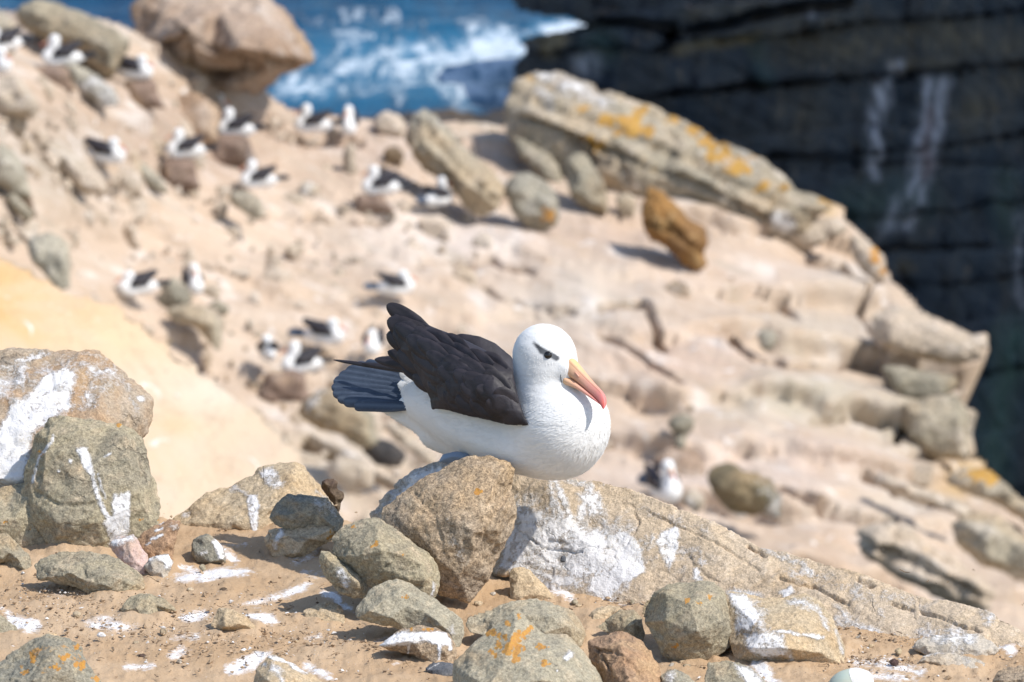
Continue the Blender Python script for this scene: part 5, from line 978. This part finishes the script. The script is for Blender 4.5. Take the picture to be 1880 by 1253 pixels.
def dense(out, inn, step, fn=False):
    """inner points on a fine lattice, their height a smooth surface through the given points"""
    c = np.array([q[:3] for q in out] + list(inn), float); q = c[:, :2] / 100; n = len(c)
    phi = lambda r: r * r * np.log(r + 1e-9)
    A = np.zeros((n + 3, n + 3)); A[:n, :n] = phi(np.linalg.norm(q[:, None] - q[None], axis=2)) + np.eye(n) * 0.02
    A[:n, n] = 1; A[:n, n + 1:] = q; A[n, :n] = 1; A[n + 1:, :n] = q.T
    w = np.linalg.solve(A, np.concatenate([c[:, 2], [0, 0, 0]]))
    if fn: return lambda X, Y: phi(np.linalg.norm((np.stack([X, Y], 1) / 100)[:, None] - q[None], axis=2)) @ w[:n] + w[n] + (np.stack([X, Y], 1) / 100) @ w[n + 1:]
    lo, hi = c[:, :2].min(0), c[:, :2].max(0)
    X, Y = np.meshgrid(np.arange(lo[0], hi[0], step), np.arange(lo[1], hi[1], step)); X = X.ravel() + 0.3 * np.sin(Y.ravel()); Y = Y.ravel()
    m = sdist(X, Y, out) > step * 0.55; X, Y = X[m], Y[m]
    g = np.stack([X, Y], 1) / 100
    z = phi(np.linalg.norm(g[:, None] - q[None], axis=2)) @ w[:n] + w[n] + g @ w[n + 1:]
    return list(zip(X, Y, z))

def build_bird(name, label, cat, neck=0.0, h=0.0032, full=True, group=None):
    root = bpy.data.objects.new(name, None); COL.objects.link(root); root.empty_display_size = 0.1
    root['label'] = label; root['category'] = cat
    if group: root['group'] = group
    root.location = BASE; root.rotation_euler = (0, 0, YAW)
    up = np.array([0, 0, neck]); bk = np.array([-0.35 * neck, 0, 0])
    # ---- body: one continuous surface
    lo = np.array([-0.44, -0.19, -0.03]); hi = np.array([0.24, 0.19, 0.36 + neck])
    n = ((hi - lo) / h).astype(int) + 1
    g = [lo[i] + h * np.arange(n[i]) for i in range(3)]
    pts = np.stack(np.meshgrid(*g, indexing='ij'), -1)
    f = ellipsoid(pts, PL(905, 772, 0), (0.185, 0.098, 0.088), math.radians(14))
    f = smin(f, ellipsoid(pts, PL(1034, 790, 0), (0.090, 0.092, 0.094), math.radians(10)), 0.05)
    f = smin(f, cone(pts, PL(870, 765, 0), PL(785, 742, 0), 0.072, 0.044), 0.04)
    f = smin(f, ellipsoid(pts, PL(765, 728, 0), (0.042, 0.018, 0.036), math.radians(8)), 0.03)
    f = smin(f, ellipsoid(pts, PL(885, 800, -0.066), (0.105, 0.034, 0.034), math.radians(10)), 0.012)
    f = smin(f, cone(pts, PL(770, 776, 0), PL(702, 750, -0.012), 0.022, 0.007), 0.02)
    f = smin(f, ellipsoid(pts, PL(972, 820, 0), (0.13, 0.085, 0.048), math.radians(7)), 0.03)
    HC0 = PL(1000, 654, 0.0); hc = HC0 + up + bk
    f = smin(f, cone(pts, PL(1030, 770, 0), hc + (PL(1004, 712, 0) - HC0), 0.080, 0.060), 0.05)
    f = smin(f, cone(pts, hc + (PL(1004, 712, 0) - HC0), hc, 0.060, 0.053), 0.03)
    f = smin(f, ellipsoid(pts, hc, (0.069, 0.056, 0.062), math.radians(10), math.radians(-12)), 0.03)
    f = smin(f, cone(pts, hc + (L(1008, 666, -0.075) - L(1000, 654, -0.062)), hc + (L(1040, 677, -0.108) - L(1000, 654, -0.062)), 0.044, 0.0225), 0.018)
    f = smin(f, cone(pts, hc + (L(1008, 690, -0.06) - L(1000, 654, -0.062)), hc + (L(1032, 692, -0.088) - L(1000, 654, -0.062)), 0.038, 0.018), 0.025)
    f = smin(f, cone(pts, PL(800, 800, 0), PL(880, 822, 0), 0.030, 0.042), 0.03)
    v, F = surface_nets(f, lo, h)
    for it in range(2):                                        # light relaxation
        s = np.zeros_like(v); c = np.zeros(len(v))
        for a, b in ((0, 1), (1, 2), (2, 3), (3, 0)):
            np.add.at(s, F[:, a], v[F[:, b]]); np.add.at(c, F[:, a], 1); np.add.at(s, F[:, b], v[F[:, a]]); np.add.at(c, F[:, b], 1)
        v = v * 0.5 + s / c[:, None] * 0.5
    me = mesh_np('body', v, F); smooth(me)
    nr = normals(me)
    fl = fbm(v * (22, 40, 60) + 3, 3)
    v2 = v + nr * (0.0008 * fl + 0.0003 * fbm(v * (60, 130, 170), 2))[:, None]
    set_coords(me, v2)
    px, py, d = proj(to_world(v - np.where(v[:, 2:3] > 0.12, 1, 0) * (up + bk)))
    wn = to_world(v + nr) - to_world(v)
    front = ((wn @ FW) < 0.1) | (d < 9.9)
    hd_ = v[:, 2] > 0.15 + neck * 0.8
    b = np.maximum.reduce([np.clip(1.15 - seg_dist(px, py, [(979, 630), (990, 640), (1002, 647)]) / 6, 0, 1) * np.clip((px - 970) / 22, 0.25, 1), np.clip(1.2 - seg_dist(px, py, [(994, 645), (1008, 650), (1022, 658)]) / 6.5, 0, 1), np.clip(1.2 - np.hypot((px - 1004) / 1.6, py - 651) / 6.5, 0, 1)])
    attr(me, 'brow', b * front * hd_)
    attr(me, 'grey', np.clip(1 - np.hypot((px - 1004) / 1.8, py - 654) / 22, 0, 1) * front * hd_ * 0.6 + np.clip(1 - seg_dist(px, py, [(1036, 730), (1034, 790)]) / 7, 0, 1) * 0.0)
    body = link('body', me, M['plumage'], (0, 0, 0), root)
    # ---- soft contour feathering: fine barbs lying back along the body
    if full:
        rs = np.random.RandomState(12); idx = rs.choice(len(v2), 32000); idx = idx[(b * front * hd_)[idx] < 0.08]; pp = v2[idx]; nn = nr[idx]; hb = np.clip((pp[:, 2] - 0.13) / 0.06, 0, 1)
        fl_ = np.stack([-np.ones(len(pp)) * (1 - 0.35 * hb), 0.18 * rs.normal(size=len(pp)), -0.25 - 0.75 * hb + 0.18 * rs.normal(size=len(pp))], 1)
        fl_ = fl_ - nn * (fl_ * nn).sum(1)[:, None]; fl_ /= np.linalg.norm(fl_, axis=1)[:, None] + 1e-9
        sd = np.cross(nn, fl_); ln_ = (0.011 - 0.0065 * hb) * rs.uniform(0.6, 1.3, len(pp)); wd = 0.0011 * rs.uniform(0.7, 1.4, len(pp))
        lift = rs.uniform(0.06, 0.20, len(pp)); d3 = fl_ + nn * lift[:, None]
        a_ = pp - nn * 0.0006 - sd * wd[:, None]; b_ = pp - nn * 0.0006 + sd * wd[:, None]; c_ = pp + d3 * ln_[:, None]
        bv = np.concatenate([a_, b_, c_]); k_ = np.arange(len(pp)); bf = np.stack([k_, k_ + len(pp), k_ + 2 * len(pp)], 1)
        fm = mesh_np('contour_feathers', bv, bf); bb_ = (b * front * hd_)[idx]; attr(fm, 'brow', np.tile(bb_, 3)); smooth(fm)
        link('contour_feathers', fm, M['plumage'], (0, 0, 0), root, kind='stuff')
    # ---- eye, set in the surface
    def ray_hit(x, y):
        m = (np.hypot(px - x, py - y) < 5) & hd_ & front
        q = v2[m]; return q[np.argmin(d[m])] if m.any() else hc + (0.03, -0.05, 0.01)
    e = ray_hit(1003, 650)
    bm = bmesh.new(); bmesh.ops.create_uvsphere(bm, u_segments=16, v_segments=10, radius=0.0086); me = bpy.data.meshes.new('eye'); bm.to_mesh(me); bm.free(); smooth(me)
    link('eye', me, M['eye'], e + to_local(BASE + FW * 0.0035), root)
    if not full:
        link('eye', me, M['eye'], (e + to_local(BASE + FW * 0.0035)) * (1, -1, 1) + (0, 2 * hc[1], 0), root)
    # ---- bill
    upper = [(1047, 654), (1054, 659), (1065, 672), (1078, 688), (1091, 703), (1102, 714), (1110, 723), (1114, 734), (1113, 744), (1109, 751)]
    lower = [(1037, 707), (1045, 709), (1056, 713), (1068, 720), (1079, 728), (1089, 735), (1096, 739), (1101, 743), (1105, 748), (1107, 752)]
    doff = np.interp(np.arange(10), [0, 9], [-0.140, -0.205]); frac = [0.70, .70, .70, .72, .75, .8, .9, 1, 1, 1]
    def loft(name, lo_f, hi_f, nmax):
        V = []; A = []; R = []; m = 16
        for i in range(nmax):
            U = L(*upper[i], doff[i]); W = L(*lower[i], doff[i]); fr = frac[i]
            a = U + (W - U) * (0 if lo_f == 0 else fr * 0.98); bb = U + (W - U) * (fr if lo_f == 0 else 1.0)
            cen = (a + bb) / 2; vert = (a - bb) / 2
            ax = L(1107, 750, -0.205) - L(1043, 680, -0.140); lat = np.cross(ax, vert); lat /= np.linalg.norm(lat) + 1e-9
            lw = np.linalg.norm((U - W) / 2) * (0.62 if i < 6 else 0.75)
            if lo_f: lw *= 0.95 if i < nmax - 1 else 0.3
            for k in range(m):
                th = 2 * math.pi * k / m; cs, sn = math.cos(th), math.sin(th)
                V.append(cen + vert * np.sign(cs) * abs(cs) ** 0.85 + lat * lw * np.sign(sn) * abs(sn) ** 0.85)
                A.append(i / 9); R.append(max(0, cs) ** 3 * (1 if i < 7 else 0.2) if lo_f == 0 else 0.0)
        F = [[i * m + k, i * m + (k + 1) % m, (i + 1) * m + (k + 1) % m, (i + 1) * m + k][::-1] for i in range(nmax - 1) for k in range(m)]
        F.append([k for k in range(m)]); F.append([(nmax - 1) * m + k for k in range(m)][::-1])
        V = np.array(V) + up + bk
        me = mesh_np(name, V, F); smooth(me); attr(me, 'along', A); attr(me, 'ridge', R)
        return me, V
    me, V = loft('bill', 0, 1, 10); bill = link('bill', me, M['bill'], (0, 0, 0), root)
    for o_ in (bill,):
        s = o_.modifiers.new('s', 'SUBSURF'); s.levels = s.render_levels = 2 if full else 1
    me, V2 = loft('lower_mandible', 1, 1, 8); lm = link('lower_mandible', me, M['bill'], (0, 0, 0), root)
    s = lm.modifiers.new('s', 'SUBSURF'); s.levels = s.render_levels = 2 if full else 1
    if full:                                                    # black seam of skin at the bill's base
        ring = []; cen = (L(*upper[0], doff[0]) + L(*lower[0], doff[0])) / 2
        vert = (L(*upper[0], doff[0]) - L(*lower[0], doff[0])) / 2 * 1.06; ax = L(1107, 750, -0.205) - L(1043, 680, -0.140); ax /= np.linalg.norm(ax); lat = np.cross(ax, vert); lat = lat / np.linalg.norm(lat) * np.linalg.norm(vert) * 0.66
        V = []; m = 28
        for k in range(m):
            th = 2 * math.pi * k / m; q = cen + ax * 0.0015 + vert * math.cos(th) * 1.02 + lat * math.sin(th) * 1.06; r = 0.0013
            for a in range(6): V.append(q + ax * r * math.cos(a * math.pi / 3) + (q - cen) / np.linalg.norm(q - cen) * r * math.sin(a * math.pi / 3))
        F = [[k * 6 + a, k * 6 + (a + 1) % 6, ((k + 1) % m) * 6 + (a + 1) % 6, ((k + 1) % m) * 6 + a] for k in range(m) for a in range(6)]
        me = mesh_np('bill_seam', np.array(V), F); smooth(me); link('bill_seam', me, M['gape'], (0, 0, 0), root)
        # nostril tube on the side of the bill
        a, b2 = L(1056, 684, -0.166), L(1063, 692, -0.171); V = []
        for t in range(5):
            q = a + (b2 - a) * t / 4; r = [0.001, 0.0019, 0.0022, 0.0022, 0.0019][t]
            for k in range(8): V.append(q + np.array([0, 0, 1]) * r * math.cos(k * math.pi / 4) + np.cross((b2 - a) / np.linalg.norm(b2 - a), [0, 0, 1]) * r * math.sin(k * math.pi / 4))
        F = [[t * 8 + k, t * 8 + (k + 1) % 8, (t + 1) * 8 + (k + 1) % 8, (t + 1) * 8 + k] for t in range(4) for k in range(8)] + [[32 + k for k in range(8)]]
        me = mesh_np('nostril', np.array(V), F); attr(me, 'along', np.full(len(V), 0.35)); smooth(me); link('nostril', me, M['bill'], (0, 0, 0), bill)
    # ---- near wing
    out = [(722, 574, -.050), (740, 580, -.046), (780, 593, -.040), (812, 606, -.036), (850, 621, -.034), (890, 641, -.040), (925, 663, -.052), (944, 682, -.066), (947, 704, -.080), (953, 732, -.092), (962, 760, -.098), (973, 783, -.096), (945, 782, -.106), (915, 778, -.112), (880, 770, -.116), (850, 763, -.118), (825, 756, -.118), (802, 753, -.116), (792, 754, -.112),
           (788, 735, -.104), (776, 705, -.094), (762, 680, -.086), (747, 656, -.080), (732, 640, -.074), (722, 622, -.066), (718, 598, -.058)]
    inn = [(760, 612, -.078), (800, 640, -.095), (850, 655, -.100), (900, 680, -.108), (925, 720, -.118), (935, 755, -.118), (880, 730, -.134), (830, 700, -.125), (820, 735, -.132), (790, 680, -.108), (860, 690, -.124), (745, 620, -.076), (900, 755, -.130)]
    V, F = shell(out, dense(out, inn, 9.0), lambda x, y, q: PL(x, y, q), lambda x, y, q: PL(x, y, q + 0.030))
    me = remesh(V, F, 0.0026 if full else 0.006, 22 if full else 4)
    c = coords(me); nr = normals(me); px, py, d = proj(to_world(c))
    u = (-(px - 960) * 0.82 - (py - 770) * 0.57); w = (px - 960) * 0.57 - (py - 770) * 0.82
    wob = 7 * fbm(np.stack([px / 40, py / 40, px * 0], 1), 2); u = u + wob; w = w + wob
    sp = np.interp(u, [0, 120, 300], [24, 30, 42]); r = u / 32.0; row = np.floor(r); bb = ((w / 27 + 0.5 * (row % 2)) % 1) * 2 - 1
    a_ = (r + 0.36 * bb * bb) % 1
    outw = (nr @ np.array([0, -1, 0])) > 0.2
    c = c + nr * ((0.0013 * (a_ - 0.5) + 0.003 * fbm(c * 25, 3)) * outw)[:, None]
    set_coords(me, c); smooth(me); attr(me, 'edge', np.clip((a_ - 0.82) / 0.14, 0, 1) * outw * 0.5 * (fbm(c * 30 + 5, 2) > -0.15))
    wing = link('wing', me, M['wing'], (0, 0, 0), root)
    nrm = np.array([0.1, -1, 0.25])
    if full:                                                    # coverts and scapulars: feather over feather
        rsw = np.random.RandomState(4); fdir = np.array([-0.84, -0.54]); sdir = np.array([0.54, -0.84]); hs_ = dense(out, inn, 9.0, True); k_ = 0
        cand = [(960 + fdir[0] * a_ + sdir[0] * b_, 772 + fdir[1] * a_ + sdir[1] * b_, a_) for r_, a_ in enumerate(np.arange(250, -20, -25)) for b_ in np.arange(-40, 190, 23) + (11.5 if r_ % 2 else 0)]
        for x_, y_, a_ in cand:
            x_ += rsw.uniform(-3, 3); y_ += rsw.uniform(-3, 3); ln_ = 50 + 0.08 * a_ + rsw.uniform(-4, 4); dj = fdir + rsw.normal(0, 0.07, 2)
            tx, ty = x_ + dj[0] * ln_, y_ + dj[1] * ln_
            ok = sdist(np.array([x_, tx]), np.array([y_, ty]), out)
            if ok[0] < 7 or ok[1] < 5: continue
            h_ = hs_(np.array([x_, tx, (x_ + tx) / 2]), np.array([y_, ty, (y_ + ty) / 2])); k_ += 1
            p0 = PL(x_, y_, h_[0] + 0.0045); p1 = PL(tx, ty, h_[1] - 0.0020 - 0.0003 * (k_ % 3))
            add_feather('covert_feather', p0, p1, (32 + rsw.uniform(-3, 5)) * PXM, np.array([0.05, -1, 0.3]), M['wing'], wing, n=10, blunt=0.5, camber=0.05)
    if full:
        for b0, t0, wd in (((790, 612, -.036), (710, 560, -.044), 34), ((800, 632, -.060), (711, 588, -.056), 44), ((806, 655, -.068), (710, 614, -.060), 46), ((826, 690, -.090), (729, 648, -.072), 50), ((838, 714, -.098), (758, 690, -.086), 46)):
            add_feather('flight_feather', PL(*b0), PL(*t0), wd * PXM, nrm, M['wing'], wing, blunt=0.55, camber=0.03)
        # far wing: its shoulder shows over the back, its long tip over the tail
        out = [(800, 622, .020), (848, 612, .030), (880, 617, .042), (910, 630, .056), (940, 655, .064), (955, 690, .06), (930, 720, .03), (860, 690, .0), (800, 650, -.0)]
        inn = [(850, 640, .012), (890, 655, .016), (925, 680, .02)]
        V, F = shell(out, dense(out, inn, 11.0), lambda x, y, q: PL(x, y, q), lambda x, y, q: PL(x, y, q + 0.05))
        me = remesh(V, F, 0.003, 4); smooth(me); fw = link('wing', me, M['wing'], (0, 0, 0), root)
        for b0, t0, wd in (((800, 690, -.02), (611, 661, .0), 9), ((810, 690, -.02), (664, 667, -.01), 12), ((830, 680, -.02), (688, 660, -.03), 26), ((840, 690, -.02), (712, 646, -.035), 34), ((840, 700, -.03), (728, 652, -.045), 40), ((850, 720, -.05), (738, 676, -.06), 34)):
            add_feather('flight_feather', PL(*b0), PL(*t0), wd * PXM, np.array([0.1, -0.9, 0.5]), M['wing'], fw, blunt=0.5)
    else:
        m2 = me.copy(); cc = coords(m2) * (1, -1, 1); set_coords(m2, cc); m2.flip_normals(); link('wing', m2, M['wing'], (0, 0, 0), root)
    # ---- tail: a fan of separate feathers
    tips = [(668, 669, .035), (650, 672, .028), (636, 679, .020), (624, 688, .010), (615, 698, .0), (612, 709, -.010), (615, 720, -.018), (624, 729, -.026), (636, 735, -.032), (656, 742, -.038)]
    roots = [(766, 690, .02), (766, 697, .016), (766, 704, .012), (766, 711, .006), (766, 718, .0), (765, 724, -.004), (764, 729, -.008), (763, 735, -.012), (762, 740, -.016), (762, 745, -.020)]
    for i, (a, b2) in enumerate(zip(roots, tips)):
        off = np.array([0, -0.0012 * i, 0])
        add_feather('tail_feather', PL(*a) + off, PL(*b2) + off, 25 * PXM, np.array([0.15, -0.85, 0.5]), M['tail'], root, n=18, blunt=0.90, camber=0.04)
    if full:
        for i in range(7):
            y = 690 + i * 9.0; yl = 0.012 - 0.0055 * i
            add_feather('tail_covert', PL(782, y, yl - 0.012), PL(734 + 7 * math.sin(i * 2.1) + i * 1.2, y - 4 + i * 1.0, yl - 0.010), 26 * PXM, np.array([0.15, -0.85, 0.5]), M['plumage'], root, n=14, blunt=0.6)
    # ---- webbed foot tucked under the flank
    out = [(796, 842), (812, 834), (838, 828), (862, 832), (876, 840), (866, 850), (830, 852), (804, 850)]
    V, F = shell([(x, y, 0.0) for x, y in out], [(830, 838, .012), (850, 840, .014), (815, 843, .008)], lambda x, y, q: L(x, y, -0.03 - q), lambda x, y, q: L(x, y, -0.03 + q))
    me = remesh(V, F, 0.0022 if full else .006, 2); smooth(me); link('foot', me, M['foot'], (0, 0, 0), root)
    return root

def copy_tree(o, parent=None):
    c = o.copy(); COL.objects.link(c)
    if parent is not None: c.parent = parent
    for ch in list(o.children): copy_tree(ch, c)
    return c

build_bird('albatross', 'large sharp albatross with pink-orange bill resting on the foreground rock', 'bird')

GRP = 'albatrosses of the colony on the far slope'
protoA = build_bird('albatross', '-', 'bird', 0.0, 0.010, False, GRP)
protoB = build_bird('albatross', '-', 'bird', 0.075, 0.010, False, GRP)
FLOCK = [('B', 100, 122, -170, 'albatross facing left under the olive-grey slab at the top left'), ('A', 258, 146, -15, 'albatross facing right on a mud nest left of the huge overhanging boulder'),
    ('A', -6, 96, -150, 'albatross cut by the left edge, the upper of two there'), ('A', 0, 134, -30, 'albatross cut by the left edge, the lower of two there'),
    ('C', 404, 226, -20, 'albatross with only its head clear of a hump below the overhanging boulder'), ('B', 420, 252, 180, 'albatross facing left on a broad mud nest below the skyline hump'),
    ('A', 206, 300, -12, 'albatross facing right on bare ground above pale flakes of rock'), ('B', 328, 291, 186, 'albatross facing left on the tall mud nest with a shadow beside it'),
    ('B', 462, 346, 190, 'albatross facing left directly over a small pale block'), ('B', 562, 244, 182, 'albatross facing left on the skyline with its tail stretched right'),
    ('B', 640, 248, -95, 'albatross facing the viewer on the skyline, showing only white breast'), ('B', 686, 358, 184, 'albatross facing left alone in the middle of the slope'),
    ('B', 812, 376, 50, 'albatross with its back turned at the foot of the ridge-backed boulder'), ('A', 240, 543, -158, 'albatross beside the ochre outcrop with its dark tail to the right'),
    ('B', 357, 540, -70, 'albatross sitting behind the olive-topped stone, white front showing'), ('A', 738, 540, 20, 'albatross on the slope directly above the raised wing of the big bird'),
    ('A', 608, 632, -8, 'albatross facing right just left of the big bird above its tail'), ('B', 540, 686, -160, 'albatross on a dark mud nest left of the big bird tail'),
    ('A', 490, 660, 100, 'dark-backed albatross turned away beside the bird on the dark nest'), ('A', 684, 652, -100, 'albatross half hidden behind the tail of the big bird'),
    ('B', 1226, 922, -62, 'albatross low on the right slope with raised head, beside the dark mossy rock'), ('A', 1362, 948, -95, 'albatross in front of the dark mossy rock at the lower right')]
for i, (k, x, y, yaw, lab) in enumerate(FLOCK):
    hid = k == 'C'; src = protoA if k == 'A' else protoB
    first = (k == 'A' and i == 1) or (k == 'B' and i == 0)
    o = src if first else copy_tree(src)
    d = float(hd(np.array([float(x)]), np.array([float(y)]))[0]) - 0.45 + (1.0 if hid else 0)
    o.location = P(float(x), float(y), d); o.rotation_euler = (0, 0, math.radians(yaw)); o['label'] = lab
    sc = rs_.uniform(0.86, 0.95); sc *= 1.3 if x == 1226 else 1.0; o.scale = (sc, sc, sc)
NESTS = [((258, 146), 36, 44, 'mud nest column under the right-facing bird left of the overhanging boulder'), ((420, 250), 44, 46, 'broad mud nest under the left-facing bird below the skyline hump'), ((328, 290), 36, 48, 'tall mud nest mid left with a dark shadow at its left side'), ((524, 684), 48, 46, 'dark mud nest left of the tail of the big bird'), ((92, 122), 40, 36, 'low mud nest under the bird by the olive-grey slab'), ((680, 356), 34, 26, 'low mud nest of the lone bird in mid slope')]
for i, ((x, y), w, h, lab) in enumerate(NESTS):
    brock('nest_mound', 'nest', lab, [(x + w * a_ * rs_.uniform(0.85, 1.15), y + h * b_ + rs_.uniform(-3, 3)) for a_, b_ in ((-.8, 0), (-.4, -.1), (.4, -.1), (.8, 0), (.9, .5), (1.3, 1), (.3, 1.1), (-1.3, 1), (-.95, .5))], 'nest', th=0.4, seed=460 + i, dd=-0.1, chip=0.4, lean=0.15, at=(x, y + h * .5))

# ------------------------------------------------------------------ egg at the bottom edge
def make_egg():
    root = bpy.data.objects.new('egg', None); COL.objects.link(root)
    root['label'] = 'pale blue-green egg with a white cap in the soil at the bottom edge'; root['category'] = 'egg'
    d = 9.24; root.location = P(1562, 1262, d); a, r = 0.047, 0.036
    def body(t0, t1, k, n=20, m=24):
        V = []; F = []
        for i in range(n + 1):
            t = t0 + (t1 - t0) * i / n; x = -math.cos(t) * a; rr = r * k * math.sin(t) * (1 + 0.14 * math.cos(t))
            for j in range(m): V.append((x * k, rr * math.cos(2 * math.pi * j / m), rr * math.sin(2 * math.pi * j / m)))
        for i in range(n):
            for j in range(m): F.append([i * m + j, i * m + (j + 1) % m, (i + 1) * m + (j + 1) % m, (i + 1) * m + j])
        return np.array(V), F
    t = NT('egg_shell'); p = t.pos(None, False); n2 = t.noise(p, 90, 3, 0.7); n1 = t.noise(p, 16, 3)
    m1 = t.finish(t.mix(t.math('MULTIPLY', t.step(n2, 0.66, 0.72), 0.7), t.mix(t.step(n1, 0.4, 0.65), (0.44, 0.51, 0.44), (0.50, 0.52, 0.42)), (0.22, 0.19, 0.12)), 0.6)
    m2 = flat('egg_white_cap', (0.80, 0.79, 0.77), 0.8)
    for nm, t0, t1, k, mm in (('shell', 0.0, 1.95, 1.0, m1), ('cap', 1.93, math.pi, 1.012, m2)):
        v, f = body(t0, t1, k); v = v + 0.0006 * fbm(v * 90, 2)[:, None]; me = mesh_np(nm, v, f); smooth(me)
        link(nm, me, mm, (0, 0, 0), root)
    root.rotation_euler = (0.2, -0.55, -0.25)
make_egg()
